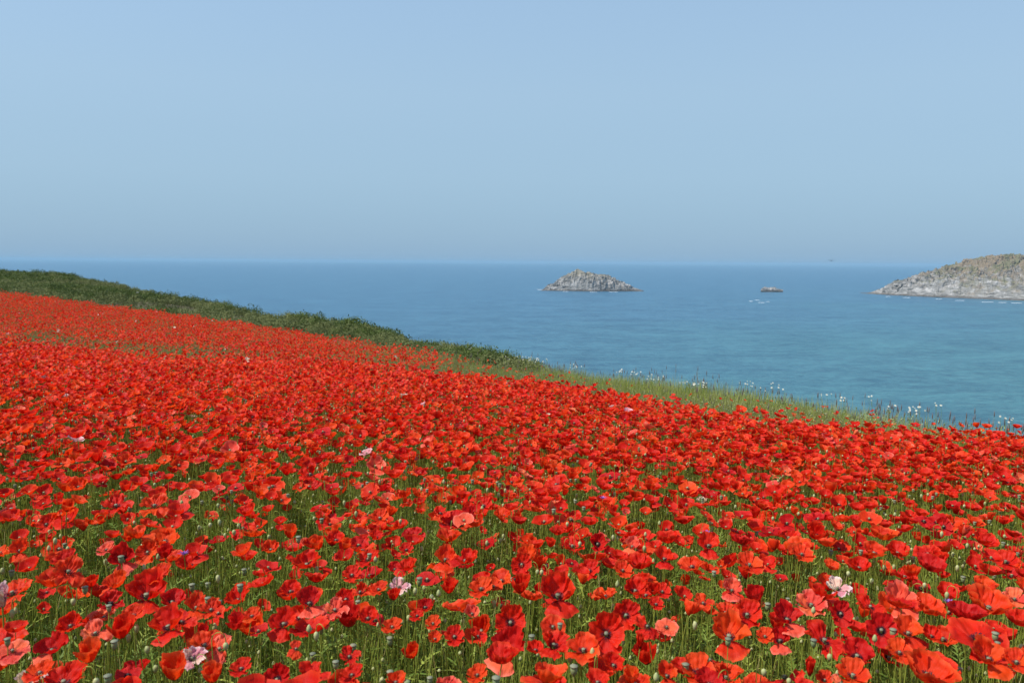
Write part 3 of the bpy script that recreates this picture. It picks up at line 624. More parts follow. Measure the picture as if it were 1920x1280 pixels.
for i in ind:
    c = CAND[i]; x, y, z, Rr, kd, v, colr, tl_, az_, spin, hand, px, py = c
    px, py = float(ppx[i]), float(ppy[i])
    gz = float(ground(x, y)) - .01
    Mh = head_matrix((x, y, z), tl_, az_, spin, Rr / .036)
    bx, by = x - Mh.to_3x3().col[2].x * .05 / (Rr / .036) * .6, y - Mh.to_3x3().col[2].y * .03
    e = bpy.data.objects.new('poppy', None); COL.objects.link(e); e.location = (bx, by, gz); e.empty_display_size = .03
    st = link('stem', STEMS[i % 6], e)
    vec = Vector((x, y, z)) - Vector((bx, by, gz)); st.rotation_euler = vec.to_track_quat('Z', 'Y').to_euler(); st.scale = (1, 1, vec.length)
    inv = Matrix.Translation(Vector((bx, by, gz))).inverted()
    def put(nm, me_):
        o_ = link(nm, me_, e); o_.matrix_local = inv @ Mh; return o_
    for k in range(4):
        if kd == 'droop' and k == 3: continue            # a petal has dropped
        o_ = put('petal', PM[kd, v][k]); o_.material_slots[0].link = 'OBJECT'
        cc_ = colr if not (hand and k == 0 and kd == 'lip' and colr == 'crimson') else 'coral'
        o_.material_slots[0].material = PET[cc_]
    put('seed_capsule', CAPS)
    if kd != 'shut': put('stamens', STAMENS[i % 3])
    tag(e, None, 'poppy', 'red poppies in the foreground of the field')
    key = (H[i][0], H[i][1]) if hand else None
    if key in LAND: e['label'] = LAND[key][0]
    else: PL.append((e, CWORD[colr] + ' ' + FWORD[kd] + ' ' + place_phrase(px, py), px, py))
finish_labels(PL)

# buds and bare seed capsules
def bud_mesh_parts():
    # a hook-necked stem and a hanging bud
    q = np.linspace(0, 1, 9); Pst = [(0, 0, .0), (0.004, 0, .25), (.002, .003, .5), (0, 0, .75), (0, 0, .9)]
    return None
def hook(rg, h, drop):
    a1 = rg.uniform(-.02, .02); pts = [(a1 * math.sin(q * 3.1), a1 * .5 * math.sin(q * 3.1), q * h) for q in np.linspace(0, 1, 6)]
    r = .012
    if drop:
        for k in range(1, 6):
            q = math.pi * k / 5; pts.append((pts[5][0] + r - r * math.cos(q), pts[5][1], h + r * math.sin(q)))
        pts.append((pts[-1][0], pts[-1][1], h - .006))
    return np.array(pts)
BUDV = []
for i in range(5):
    rg = np.random.default_rng(50 + i); drop = i != 4; Pk = hook(rg, .55, drop)
    tv = tube(Pk, .0009, 4); stm = mesh('stem', tv[0], tv[1], [STEM], tv[2])
    bv, bf, bu = bud_geo(8, .011 + .003 * (i % 2)); bv = np.array(bv)
    if drop: bv = bv * (1, 1, -1) + Pk[-1]; bf = [tuple(reversed(f_)) for f_ in bf]
    else: bv = bv + Pk[-1]
    BUDV.append((stm, mesh('bud', bv, bf, [BUD], bu)))
CAPV = []
for i in range(3):
    rg = np.random.default_rng(80 + i); Pk = hook(rg, .55, False); tv = tube(Pk, .0009, 4)
    g = capsule_geo(1.15 + .15 * i); cv = np.array(g[0]) + Pk[-1]
    m = mesh('seed_capsule', cv, g[1], [POD, PODTOP], g[2]); zt = Pk[-1][2] + .0102 * (1.15 + .15 * i)
    m.polygons.foreach_set('material_index', [1 if p.center.z > zt else 0 for p in m.polygons])
    CAPV.append((mesh('stem', tv[0], tv[1], [STEM], tv[2]), m))
P = field_points(52); x, y = P[:, 0], P[:, 1]; u = x / y
k = (y < edge_d(u)) & ((y < 9) | (R.uniform(size=len(x)) < .4)); P = P[k]; x, y = P[:, 0], P[:, 1]
zt = CAMZ + topz(x, y) + R.normal(-.025, .035, len(x)); isbud = R.uniform(size=len(x)) < .62
bpx, bpy_ = project(x, y, zt)
hand_b = [(465, 0)] and [(116, 1124, 1), (32, 1126, 1), (50, 1231, 1), (607, 1239, 1), (822, 1118, 1), (790, 1112, 1), (1105, 1100, 1), (1120, 1234, 1), (1365, 1265, 1), (1525, 1150, 1), (1417, 1235, 1), (1290, 1165, 1),
          (1560, 1230, 1), (1712, 1100, 1), (1640, 1203, 1), (300, 1205, 1), (895, 965, 1), (907, 980, 1), (1195, 1015, 1), (1678, 968, 1), (1573, 1062, 1), (390, 1078, 1), (1280, 1032, 1), (1058, 1018, 1), (580, 1185, 1),
          (215, 1216, 0), (314, 1152, 0), (205, 1146, 0), (390, 1133, 0), (1075, 1265, 0), (15, 1210, 0), (1365, 1210, 0), (1866, 1200, 0), (1870, 1215, 0), (1525, 1212, 0), (1673, 1193, 0), (1050, 1180, 0), (1240, 1105, 0), (450, 1110, 0), (630, 1253, 0)]
rows = []
for (qx, qy, b_) in hand_b:
    xx, yy, zz = on_top(qx, qy, .02); rows.append((xx, yy, zz, bool(b_), qx, qy))
inv_ = (bpx > -10) & (bpx < 1930) & (bpy_ < 1290) & (y > .8)
oo = np.argsort(np.where(inv_, y, 999))
nb, ncap = 25, 15; rest = []
for j in oo:
    b_ = bool(isbud[j])
    if inv_[j] and ((b_ and nb < 160) or ((not b_) and ncap < 110)):
        rows.append((x[j], y[j], zt[j], b_, float(bpx[j]), float(bpy_[j])))
        if b_: nb += 1
        else: ncap += 1
    else: rest.append(int(j))
BL = []
for j, (xx, yy, zz, b_, qx, qy) in enumerate(rows):
    vs = BUDV[j % 5] if b_ else CAPV[j % 3]; gz = float(ground(xx, yy)) - .01; h_ = zz - gz
    e = bpy.data.objects.new('poppy_bud' if b_ else 'poppy_seed_head', None); COL.objects.link(e); e.location = (xx, yy, gz)
    ang = R.uniform(0, 6.28); s_ = h_ / .55
    s1 = link('stem', vs[0], e); s1.scale = (1, 1, s_); s1.rotation_euler.z = ang
    s2 = link('bud' if b_ else 'seed_capsule', vs[1], e)
    # keep the round shape of the bud: same turn, plain scale, moved up by the stretch of the stem
    s2.rotation_euler.z = ang; s2.location.z = .55 * (s_ - 1)
    tag(e, None, 'bud' if b_ else 'seed head', 'poppy buds in the foreground' if b_ else 'poppy seed heads in the foreground')
    BL.append((e, ('pale green poppy bud ' if b_ else 'grey green poppy seed capsule ') + place_phrase(qx, qy), qx, qy))
ORD += [f'{q}th' for q in range(11, 60)]
finish_labels(BL)

# ---------------------------------------------------------------- scatters (what nobody could count)
def scatter(name, srcs, Pn, rot, scl, idx, label):
    coll = bpy.data.collections.new(name + '_sources')
    for i, me_ in enumerate(srcs):
        o_ = bpy.data.objects.new(f'{name}_src_{i:03d}', me_); coll.objects.link(o_)
    me_ = bpy.data.meshes.new(name); me_.vertices.add(len(Pn)); me_.vertices.foreach_set('co', np.asarray(Pn, np.float32).ravel())
    a_ = me_.attributes.new('rot', 'FLOAT_VECTOR', 'POINT'); a_.data.foreach_set('vector', np.asarray(rot, np.float32).ravel())
    a_ = me_.attributes.new('scl', 'FLOAT_VECTOR', 'POINT'); a_.data.foreach_set('vector', np.asarray(scl, np.float32).ravel())
    a_ = me_.attributes.new('idx', 'INT', 'POINT'); a_.data.foreach_set('value', np.asarray(idx, np.int32))
    o_ = link(name, me_); g = bpy.data.node_groups.new(name, 'GeometryNodeTree')
    g.interface.new_socket('Geometry', in_out='INPUT', socket_type='NodeSocketGeometry'); g.interface.new_socket('Geometry', in_out='OUTPUT', socket_type='NodeSocketGeometry')
    gi = g.nodes.new('NodeGroupInput'); go = g.nodes.new('NodeGroupOutput'); ip = g.nodes.new('GeometryNodeInstanceOnPoints'); ci = g.nodes.new('GeometryNodeCollectionInfo')
    ci.inputs['Collection'].default_value = coll; ci.inputs['Separate Children'].default_value = True; ci.inputs['Reset Children'].default_value = True
    def na(nm, ty):
        q = g.nodes.new('GeometryNodeInputNamedAttribute'); q.data_type = ty; q.inputs['Name'].default_value = nm; return q.outputs['Attribute']
    er = g.nodes.new('FunctionNodeEulerToRotation')
    g.links.new(gi.outputs[0], ip.inputs['Points']); g.links.new(ci.outputs[0], ip.inputs['Instance']); ip.inputs['Pick Instance'].default_value = True
    g.links.new(na('idx', 'INT'), ip.inputs['Instance Index']); g.links.new(na('rot', 'FLOAT_VECTOR'), er.inputs[0]); g.links.new(er.outputs[0], ip.inputs['Rotation'])
    g.links.new(na('scl', 'FLOAT_VECTOR'), ip.inputs['Scale']); g.links.new(ip.outputs[0], go.inputs[0])
    md = o_.modifiers.new('scatter', 'NODES'); md.node_group = g
    tag(o_, label, kind='stuff'); return o_

# poppies beyond the 300 nearest
def poppy_variant(rg, kd, colr, lod):
    ns, ntt = ((6, 7), (3, 4))[lod]
    m = MB(); Mh = head_matrix((0, 0, 0), float(abs(rg.normal(10, 15))), float(rg.normal(0, 55)), 0, 1.0); A = np.array(Mh)[:3, :3]
    for Vv, F_, uv in petals_of(rg, kd, ns, ntt): m.add(Vv @ A.T, F_, uv, 0)
    g = capsule_geo(.8, 6 if lod == 0 else 4); m.add(np.array(g[0]) @ A.T, g[1], g[2], 2)
    if lod == 0 and rg.uniform() < .5:
        st_ = stamen_geo(rg, 12); m.add(np.concatenate(st_.V) @ A.T, st_.F, None, 3)
    hh = .5; dr = A[:, 2]; Pk = [(-dr[0] * .05 - .01, -dr[1] * .05, -hh), (-dr[0] * .045 + rg.uniform(-.02, .02), -dr[1] * .045, -hh * .5), (-dr[0] * .03, -dr[1] * .03, -.06), (0, 0, 0)]
    tv = tube(Pk, .0011 if lod == 0 else .0014, 3); m.add(tv[0], tv[1], tv[2], 1)
    return m.build('poppy_far', [PET[colr], STEM, POD, STAM])
SRC = []; SK = {}
for lod in (0, 1):
    for ci_, colr in enumerate(MIXC):
        n = [(9, 8, 6, 4, 3), (6, 6, 4, 3, 2)][lod][ci_]
        for q in range(n):
            rg = np.random.default_rng(1000 + lod * 500 + ci_ * 40 + q); kd = rg.choice(MIXK, p=MIXP)
            SK.setdefault((lod, colr), []).append(len(SRC)); SRC.append(poppy_variant(rg, kd, colr, lod))
rest_i = np.array([i for i in range(len(CAND)) if i not in indset])
Pn = np.stack([cx[rest_i], cy[rest_i], cz[rest_i]], -1); n = len(rest_i)
rot = np.stack([R.normal(0, .07, n), R.normal(0, .07, n), np.where(R.uniform(size=n) < .5, R.normal(0, .8, n), R.uniform(-3.14, 3.14, n))], -1)
sc_ = (crr[rest_i] / .036)[:, None] * np.ones((1, 3))
idx = [SK[(0 if cy[i] < 7 else 1, CAND[i][6])][int(R.integers(len(SK[(0 if cy[i] < 7 else 1, CAND[i][6])])))] for i in rest_i]
scatter('poppy_field', SRC, Pn, rot, sc_, idx, 'countless red poppies covering the slope beyond the foreground flowers')

# buds and capsules beyond the nearest
SB = []
for (a1, b1) in BUDV[:3] + CAPV[:2]:
    m = MB()
    for q, me_ in enumerate((a1, b1)):
        co = np.empty(len(me_.vertices) * 3); me_.vertices.foreach_get('co', co); m.add(co.reshape(-1, 3) - (0, 0, .55), [tuple(p.vertices) for p in me_.polygons], None, q)
    SB.append(m.build('bud_far', [a1.materials[0], b1.materials[0]]))
rj = np.array(rest); n = len(rj)
Pn = np.stack([x[rj], y[rj], zt[rj]], -1); rot = np.stack([R.normal(0, .06, n), R.normal(0, .06, n), R.uniform(0, 6.28, n)], -1)
ib = np.where(isbud[rj], R.integers(0, 3, n), R.integers(3, 5, n))
scatter('poppy_buds', SB, Pn, rot, np.ones((n, 3)) * 1.0, ib, 'pale green buds and seed heads standing among the far poppies')

# undergrowth: upright stems, cut leaves and blades under the flowers
def blade(rg, x0, y0, h, w_, lean, nseg=4):
    a_ = rg.uniform(0, 6.28); b_ = rg.uniform(0, 6.28); dx, dy = math.cos(a_) * lean, math.sin(a_) * lean; wx, wy = math.cos(b_) * w_, math.sin(b_) * w_
    V_ = []; uv = []
    for i in range(nseg + 1):
        q = i / nseg; k_ = (1 - q ** 2 * .95) * .5; bx = x0 + dx * q * q; by = y0 + dy * q * q; z_ = h * (q - .12 * q * q * (lean / h))
        V_ += [(bx - wx * k_, by - wy * k_, z_), (bx + wx * k_, by + wy * k_, z_)]; uv += [(0, q), (1, q)]
    return V_, gridfaces(nseg, 1), uv
def poppy_leaf(rg, m, x0, y0, z0, Ln, mat):
    a_ = rg.uniform(0, 6.28); d_ = np.array([math.cos(a_), math.sin(a_), rg.uniform(.3, 1.6)]); d_ /= np.linalg.norm(d_); sd = np.array([-math.sin(a_), math.cos(a_), rg.uniform(-.3, .3)])
    o0 = np.array([x0, y0, z0]); wv_ = .0022
    cur = lambda q: o0 + d_ * Ln * q + np.array([0, 0, -.35 * Ln * q * q])
    for q0 in np.linspace(0, .9, 4):
        p0, p1 = cur(q0), cur(q0 + .25)
        m.add([p0 - sd * wv_, p0 + sd * wv_, p1 + sd * wv_ * .8, p1 - sd * wv_ * .8], [(0, 1, 2, 3)], None, mat)
    for q0 in (.3, .5, .7, .85):
        for sg in (-1, 1):
            p0 = cur(q0); p1 = p0 + (sd * sg * .8 + d_ * .7) * Ln * .28 * (1.15 - q0)
            m.add([p0 - d_ * .003, p0 + d_ * .004, p1], [(0, 1, 2)], None, mat)
def clump(seed, size, nst, nlf, nbl, lod=0, hmax=.52, mats=(STEM, LEAF, STRAW, BUD)):
    rg = np.random.default_rng(seed); m = MB(); s_ = size / 2
    for _ in range(nst):
        x0, y0 = rg.uniform(-s_, s_, 2); h = hmax * rg.uniform(.62, 1.0); ln = rg.normal(0, .055, 2)
        Pk = [(x0, y0, 0), (x0 + ln[0] * .4, y0 + ln[1] * .4, h * .5), (x0 + ln[0], y0 + ln[1], h)]
        tv = tube(Pk, (.0011, .0009) [lod > 0] * (1 if lod == 0 else 2.0), 3); m.add(tv[0], tv[1], tv[2], 2 if rg.uniform() < .10 else 0)
        if rg.uniform() < .17:
            g = bud_geo(5, rg.uniform(.006, .010)); m.add(np.array(g[0]) * (.8, .8, 1) + Pk[-1], g[1], g[2], 3)
    for _ in range(nlf):
        x0, y0 = rg.uniform(-s_, s_, 2); poppy_leaf(rg, m, x0, y0, rg.uniform(.02, .40) * hmax / .52, rg.uniform(.07, .16), int(rg.choice([1, 0], p=[.8, .2])))
    for _ in range(nbl):
        x0, y0 = rg.uniform(-s_, s_, 2); V_, F_, uv = blade(rg, x0, y0, hmax * rg.uniform(.45, .98), rg.uniform(.003, .006) * (1 if lod == 0 else 1.8), rg.uniform(.01, .10)); m.add(V_, F_, uv, int(rg.choice([0, 1, 0, 2], p=[.35, .3, .27, .08])))
    return m.build('clump', list(mats))
CL0 = [clump(300 + i, .30, (46, 30, 52, 34, 44, 24)[i], (26, 60, 20, 46, 30, 70)[i], 40) for i in range(6)]
CL1 = [clump(330 + i, .55, 60, 24, 60, 1) for i in range(4)] + [clump(350 + i, .55, 90, 16, 60, 1, .52, (PALEG, STEM, STRAW, BUD)) for i in range(3)]
def grid_scatter(x0, x1, y0, y1, st_, jit_):
    a_, b_ = np.meshgrid(np.arange(x0, x1, st_), np.arange(y0, y1, st_)); a_, b_ = a_.ravel(), b_.ravel()
    return a_ + R.uniform(-jit_, jit_, len(a_)), b_ + R.uniform(-jit_, jit_, len(b_))
ax_, ay_ = grid_scatter(-7.5, 6.5, -.6, 7, .20, .09); k = (np.abs(ax_) < .95 * np.maximum(ay_, 0) + 1.3) & (np.hypot(ax_, ay_) > .3); ax_, ay_ = ax_[k], ay_[k]
bx_, by_ = grid_scatter(-48, 14, 6.9, 50, .36, .16); k = (bx_ / by_ > -1.05) & (bx_ / by_ < 1.0) & (by_ < edge_d(bx_ / by_) * 1.02); bx_, by_ = bx_[k], by_[k]
k = ay_ < edge_d(ax_ / np.maximum(ay_, .3)); ax_, ay_ = ax_[k], ay_[k]
gx_, gy_ = np.concatenate([ax_, bx_]), np.concatenate([ay_, by_]); n = len(gx_)
_u = bx_ / by_; _f = topz(bx_, by_) / by_ > np.interp(_u, uE, tE)
idx = np.concatenate([R.integers(0, 6, len(ax_)), np.where(_f & (R.uniform(size=len(bx_)) < .85), R.integers(10, 13, len(bx_)), R.integers(6, 10, len(bx_)))]); sv = R.uniform(.88, 1.12, n)
uu = gx_ / np.maximum(gy_, .3); tt_ = topz(gx_, gy_) / np.maximum(gy_, .3)
scatter('grass', CL0 + CL1, np.stack([gx_, gy_, ground(gx_, gy_) - .02], -1), np.stack([R.normal(0, .05, n), R.normal(0, .05, n), R.uniform(0, 6.28, n)], -1),
        np.stack([sv, sv, R.uniform(.86, 1.04, n) * vegh(gx_, gy_) / .56], -1), idx, 'dense green stems, leaves and grass under the poppies')

# rough grass along the cliff edge, with grey purple seed heads
TG = []
for i in range(6):
    rg = np.random.default_rng(700 + i); m = MB()
    for _ in range(70):
        x0, y0 = rg.uniform(-.22, .22, 2); V_, F_, uv = blade(rg, x0, y0, rg.uniform(.18, .42), rg.uniform(.004, .009), rg.uniform(.02, .14)); m.add(V_, F_, uv, int(rg.choice([0, 1, 2], p=[.45, .45, .1])))
    for _ in range((0, 0, 1, 1, 4, 6)[i]):
        x0, y0 = rg.uniform(-.22, .22, 2); h = rg.uniform(.34, .56); ln = rg.normal(0, .05, 2); Pk = [(x0, y0, 0), (x0 + ln[0] * .3, y0 + ln[1] * .3, h * .6), (x0 + ln[0], y0 + ln[1], h)]
        tv = tube(Pk, .0012, 3); m.add(tv[0], tv[1], tv[2], 2)
        g = lathe([(.0008, 0), (.006, .02), (.0045, .05), (.0006, .08)], 4); m.add(np.array(g[0]) + Pk[-1] - (0, 0, .03), g[1], g[2], 3)
    TG.append(m.build('tuft', [PALEG, STEM, STRAW, GRASSH]))
ex, ey = grid_scatter(-20, 14, 4, 34, .22, .1); eu = ex / ey; k = (eu > -.55) & (eu < 1.1) & (ey > edge_d(eu) * .90) & (ey < np.interp(eu, uS, dS) * 1.08 + .2) & ((eu > -.02) | (ey < edge_d(eu) + 2.6)); ex, ey = ex[k], ey[k]; n = len(ex)
scatter('cliff_edge_grass', TG, np.stack([ex, ey, ground(ex, ey) - .02], -1), np.stack([R.normal(0, .06, n), R.normal(0, .06, n), R.uniform(0, 6.28, n)], -1),
        np.stack([np.full(n, 1.1), np.full(n, 1.1), R.uniform(.7, 1.15, n)], -1), np.where(R.uniform(size=n) < np.clip((ex / ey - .42) * 4, .04, .8), R.integers(4, 6, n), R.integers(0, 4, n)), 'rough green grass with greyish seed heads along the cliff edge')

# coastal scrub on the ridge at left
def scrub_mat(name, c1, c2):
    a = NT(name); oi = a.n('ShaderNodeObjectInfo'); geo = a.n('ShaderNodeNewGeometry'); n1_ = a.noise(geo.outputs['Position'], .16, 3); n2_ = a.noise(geo.outputs['Position'], 3.0, 2)
    f = a.math('ADD', a.math('MULTIPLY', oi.outputs['Random'], .35), a.math('ADD', a.math('MULTIPLY', n1_, .5), a.math('MULTIPLY', n2_, .25)))
    return a.bsdf(a.mix(f, c1, c2), .7, .15, None, .22)
SC = [scrub_mat('gorse_green', (.026, .048, .011), (.12, .16, .034)), scrub_mat('blackthorn', (.075, .095, .030), (.20, .215, .075)), scrub_mat('bracken', (.10, .17, .020), (.20, .29, .045)), scrub_mat('heath_grey', (.15, .14, .08), (.28, .25, .16))]
def bush(seed, r, h, nl, mat, ls=.075):
    rg = np.random.default_rng(seed); m = MB(); lob = [(rg.uniform(-.5, .5) * r, rg.uniform(-.5, .5) * r, rg.uniform(.35, .75) * h, rg.uniform(.35, .6)) for _ in range(6)]
    for _ in range(nl):
        lx, ly, lz, lr = lob[int(rg.integers(6))]; v = rg.normal(size=3); v /= np.linalg.norm(v); q = rg.uniform(.65, 1.05)
        p = np.array([lx + v[0] * lr * r * q, ly + v[1] * lr * r * q, max(lz + v[2] * lr * h * .8 * q, .02)])
        a_ = rg.normal(size=3); a_ /= np.linalg.norm(a_); b_ = np.cross(a_, v + .01); b_ /= np.linalg.norm(b_) + 1e-9; s_ = ls * rg.uniform(.5, 1.2)
        m.add([p - a_ * s_, p + b_ * s_ * .4, p + a_ * s_, p - b_ * s_ * .4], [(0, 1, 2, 3)], None, 0)
    for _ in range(8):
        e_ = rg.uniform(-.6, .6, 2) * r; tv = tube([(0, 0, 0), (e_[0], e_[1], h * .7)], (.02, .006), 3); m.add(tv[0], tv[1], tv[2], 1)
    return m.build('bush', [mat, DEAD])
BS = []
for mi in range(4):
    for q in range(3): BS.append(bush(900 + mi * 10 + q, .85, (1.15, 1.2, .75, .85)[mi], 950, SC[mi], (.06, .065, .07, .05)[mi]))
sx1, sy1 = grid_scatter(-125, 2, 15, 150, .72, .34); sx2, sy2 = grid_scatter(-14, 2, 15, 34, .42, .2); sx1 = np.concatenate([sx1[sy1 > 33], sx2]); sy1 = np.concatenate([sy1[sy1 > 33], sy2]); su = sx1 / sy1; b_ = edge_d(su); s_ = np.interp(su, uS, dS)
k = (su > -1.15) & (su < .022) & (sy1 > b_ + .6 + 2.2 * sm(-.35, 0, su) * sm(0, 1, (su + .35))) & (sy1 < s_ + 2.5); sx1, sy1 = sx1[k], sy1[k]; b_ = b_[k]; s_ = s_[k]; su = su[k]; n = len(sx1)
nn_ = vnoise(sx1, sy1 * .6, .16, 5); n3_ = vnoise(sx1, sy1, .5, 15); de = (sy1 - b_) / (s_ - b_)
typ = np.where(de + .12 * n3_ < np.interp(su, [-.3, -.1], [.12, .03]), 2, np.where(nn_ + .6 * n3_ > .16, 0, np.where(nn_ + .5 * n3_ < -.20, 3, 1)))
nearf = np.where(sy1 < 34, .62, 1.0); hs_ = vegh(sx1, sy1) / 1.12 * np.clip(.82 + .42 * nn_ + .16 * n3_, .4, 1.25) * np.interp(su, [-.3, -.12, -.02, .03], [1, .9, 1.15, 1.1])
scatter('scrub_thicket', BS, np.stack([sx1, sy1, ground(sx1, sy1) - .05], -1), np.stack([R.normal(0, .08, n), R.normal(0, .08, n), R.uniform(0, 6.28, n)], -1),
        np.stack([R.uniform(.8, 1.25, n) * nearf, R.uniform(.8, 1.25, n) * nearf, hs_ * 1.05], -1), typ * 3 + R.integers(0, 3, n), 'dark green gorse and bramble scrub along the coastal ridge')

# ---------------------------------------------------------------- white flowers on the cliff edge
def daisy_parts():
    m = MB()
    for k in range(12):
        q = 2 * math.pi * k / 12; c, s_ = math.cos(q), math.sin(q); w_ = np.array([-s_, c, 0]) * .0042; d_ = np.array([c, s_, 0])
        m.add([d_ * .004 - w_ * .5, d_ * .004 + w_ * .5, d_ * .015 + w_ + (0, 0, .002), d_ * .021 + (0, 0, .001), d_ * .015 - w_ + (0, 0, .002)], [(0, 1, 2, 3, 4)])
    g = lathe([(.0055, 0), (.005, .002), (.002, .0035)], 8)
    return m.build('petals', [WHITE]), mesh('flower_centre', g[0], g[1], [YELLOW], g[2])
DP, DC = daisy_parts(); DST = [stem_mesh(40 + i, STEM, .0012) for i in range(3)]
CLU = [((940, 1000), (668, 676), 22, 'dense white cluster where the scrub thicket ends'), ((868, 884), (651, 656), 5, 'small white group on the scrub bank'), ((1004, 1026), (671, 680), 9, 'white patch just right of the thicket end'),
       ((1066, 1092), (682, 692), 9, 'tight white tuft on the green strip'), ((1154, 1168), (692, 698), 6, 'small white knot above the green strip'), ((1180, 1202), (696, 702), 8, 'white row against the sea'),
       ((1210, 1248), (700, 712), 12, 'loose white scatter below the islet'), ((1272, 1290), (715, 720), 5, 'low white pair at the cliff edge'), ((1300, 1326), (715, 728), 12, 'cream tuft at the cliff edge'),
       ((1384, 1412), (714, 724), 9, 'white tuft on the skyline of the grass'), ((1424, 1470), (712, 734), 8, 'tall white stragglers in the grass'), ((1538, 1560), (738, 744), 4, 'pair against the sea right of middle'), ((1576, 1606), (743, 754), 4, 'low group right of middle'),
       ((1628, 1640), (740, 752), 3, 'tall pair right of middle'), ((1662, 1680), (757, 766), 3, 'few near the right grass'), ((1698, 1740), (761, 776), 12, 'white mat under the grey grass heads'), ((1750, 1776), (755, 763), 3, 'two among the grey grass heads'), ((1820, 1900), (780, 792), 6, 'scattered few at the far right')]
DL = []
for (xa, xb), (ya, yb), n_, ph in CLU:
    for _ in range(n_):
        qx, qy = rnd.uniform(xa, xb), rnd.uniform(ya, yb)
        v = ray(qx, qy); u_, t_ = v.x / v.y, v.z / v.y; D = float(np.interp(u_, uS, dS)) * rnd.uniform(.90, .99)
        g_ = float(ground(u_ * D, D)); z_ = max(CAMZ + t_ * D, g_ + .2); z_ = min(z_, g_ + .85)
        e = bpy.data.objects.new('oxeye_daisy', None); COL.objects.link(e); e.location = (u_ * D, D, g_ - .01)
        s1 = link('stem', DST[rnd.randrange(3)], e); s1.scale = (1, 1, z_ - g_ + .01)
        s_ = rnd.uniform(.38, .72)
        for nm, me_ in (('petals', DP), ('flower_centre', DC)):
            q = link(nm, me_, e, (0, 0, z_ - g_ + .01)); q.rotation_euler = (rnd.uniform(.5, 1.1), 0, rnd.uniform(-.6, .6)); q.scale = (s_,) * 3
        tag(e, 'small white daisy in the ' + ph, 'daisy', 'white daisies, ' + ph)
        if n_ <= 12: DL.append((e, 'small white daisy in the ' + ph, qx, qy))
finish_labels(DL)
# one white umbel standing out on the dark scrub
v = ray(258, 548); u_, t_ = v.x / v.y, v.z / v.y
ys = np.linspace(40, 78, 400); D = float(ys[np.nonzero(t_ * ys < topz(u_ * ys, ys))[0][0]]) - .8
e = bpy.data.objects.new('white_umbel', None); COL.objects.link(e); g_ = float(ground(u_ * D, D)); e.location = (u_ * D, D, g_)
s1 = link('stem', DST[0], e); hh = CAMZ + t_ * D - g_; s1.scale = (6, 6, hh)
m = MB()
for k in range(26):
    q = rnd.uniform(0, 6.28); r_ = math.sqrt(rnd.random()) * .09; g = lathe([(.004, 0), (.022, .008), (.012, .02)], 6); m.add(np.array(g[0]) + (r_ * math.cos(q), r_ * math.sin(q), -.25 * r_), g[1])
    tv = tube([(0, 0, -.09), (r_ * math.cos(q), r_ * math.sin(q), -.25 * r_)], .002, 3); m.add(tv[0], tv[1], tv[2], 1)
link('flower_head', m.build('flower_head', [WHITE, STEM]), e, (0, 0, hh))
tag(e, 'single bright white flower head standing out against the dark scrub', 'wildflower')
# small purple wildflowers in the foreground
for (qx, qy, lb) in ((1778, 1130, 'purple wildflower right of the coral bowl among green stems'), (1130, 935, 'tiny purple wildflower among red poppies above middle'), (1325, 1000, 'small violet wildflower tucked behind scarlet petals right of middle'), (345, 1040, 'small purple wildflower left of centre between poppies')):
    xx, yy, zz = on_top(qx, qy, .0); gz = float(ground(xx, yy)) - .01
    e = bpy.data.objects.new('purple_wildflower', None); COL.objects.link(e); e.location = (xx, yy, gz)
    s1 = link('stem', STEMS[1], e); s1.scale = (1, 1, zz - gz)
    m = MB()
    for k in range(14):
        q = 2.4 * k; r_ = .003 + .0007 * k; c, s_ = math.cos(q), math.sin(q)
        m.add([(0, 0, 0), (r_ * c - .0025 * s_, r_ * s_ + .0025 * c, .006), (r_ * 1.5 * c, r_ * 1.5 * s_, .009), (r_ * c + .0025 * s_, r_ * s_ - .0025 * c, .006)], [(0, 1, 2, 3)])
    link('blossom', m.build('blossom', [PURPLE]), e, (0, 0, zz - gz)); tag(e, lb, 'wildflower')

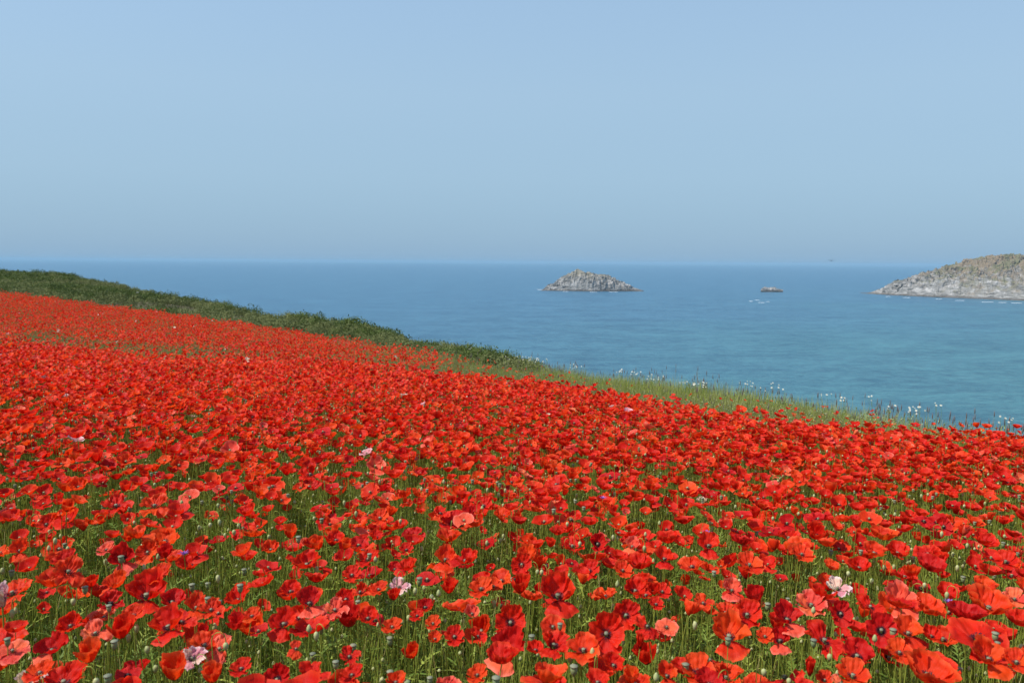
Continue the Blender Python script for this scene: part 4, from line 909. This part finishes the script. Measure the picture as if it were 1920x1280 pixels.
# ---------------------------------------------------------------- bird above the horizon
a = NT('bird_feather'); a.bsdf((.05, .05, .055), .7, .2)
v = ray(1559, 489); D = 75.0; bl = v * (D / v.y)
e = bpy.data.objects.new('bird', None); COL.objects.link(e); e.location = (bl.x, bl.y, CAMZ + bl.z); e.rotation_euler = (0, .25, 1.25); e.scale = (.75,) * 3
g = lathe([(.002, -.20), (.035, -.12), (.055, 0), (.045, .10), (.03, .14), (.022, .17), (.004, .21)], 8); bv = np.array(g[0])[:, [2, 1, 0]]
link('body', mesh('body', bv, g[1], [a.m]), e)
for sg in (-1, 1):
    V_ = [(-.06, .03 * sg, .02), (.07, .03 * sg, .02), (.10, .22 * sg, .11), (.0, .24 * sg, .11), (-.02, .46 * sg, .05), (-.07, .44 * sg, .05), (.0, .03 * sg, .035), (.05, .22 * sg, .122)]
    link('wing', mesh('wing', V_, [(0, 1, 2, 3), (3, 2, 4, 5), (0, 6, 7, 3), (6, 1, 2, 7)], [a.m], smooth=False), e)
link('tail', mesh('tail', [(-.12, -.02, 0), (-.12, .02, 0), (-.27, .05, .0), (-.27, -.05, .0), (-.12, 0, .012), (-.26, 0, .01)], [(0, 1, 2, 3), (0, 4, 5, 3), (4, 1, 2, 5)], [a.m], smooth=False), e)
tag(e, 'small dark bird flying just above the sea horizon left of the headland', 'bird')

# ---------------------------------------------------------------- sea haze
a = NT('haze'); pv = a.n('ShaderNodeVolumePrincipled'); pv.inputs['Color'].default_value = (.36, .56, .70, 1); pv.inputs['Density'].default_value = .000085; pv.inputs['Anisotropy'].default_value = .0
a.l(pv.outputs[0], a.out.inputs['Volume'])
B = 46000; zb_, zt_ = -7.5, 62.0
V = [(-B, -B, zb_), (B, -B, zb_), (B, B, zb_), (-B, B, zb_), (-B, -B, zt_), (B, -B, zt_), (B, B, zt_), (-B, B, zt_)]
F = [(3, 2, 1, 0), (4, 5, 6, 7), (0, 1, 5, 4), (1, 2, 6, 5), (2, 3, 7, 6), (3, 0, 4, 7)]
tag(link('haze', mesh('haze', V, F, [a.m], smooth=False)), 'thin pale sea haze', kind='stuff')
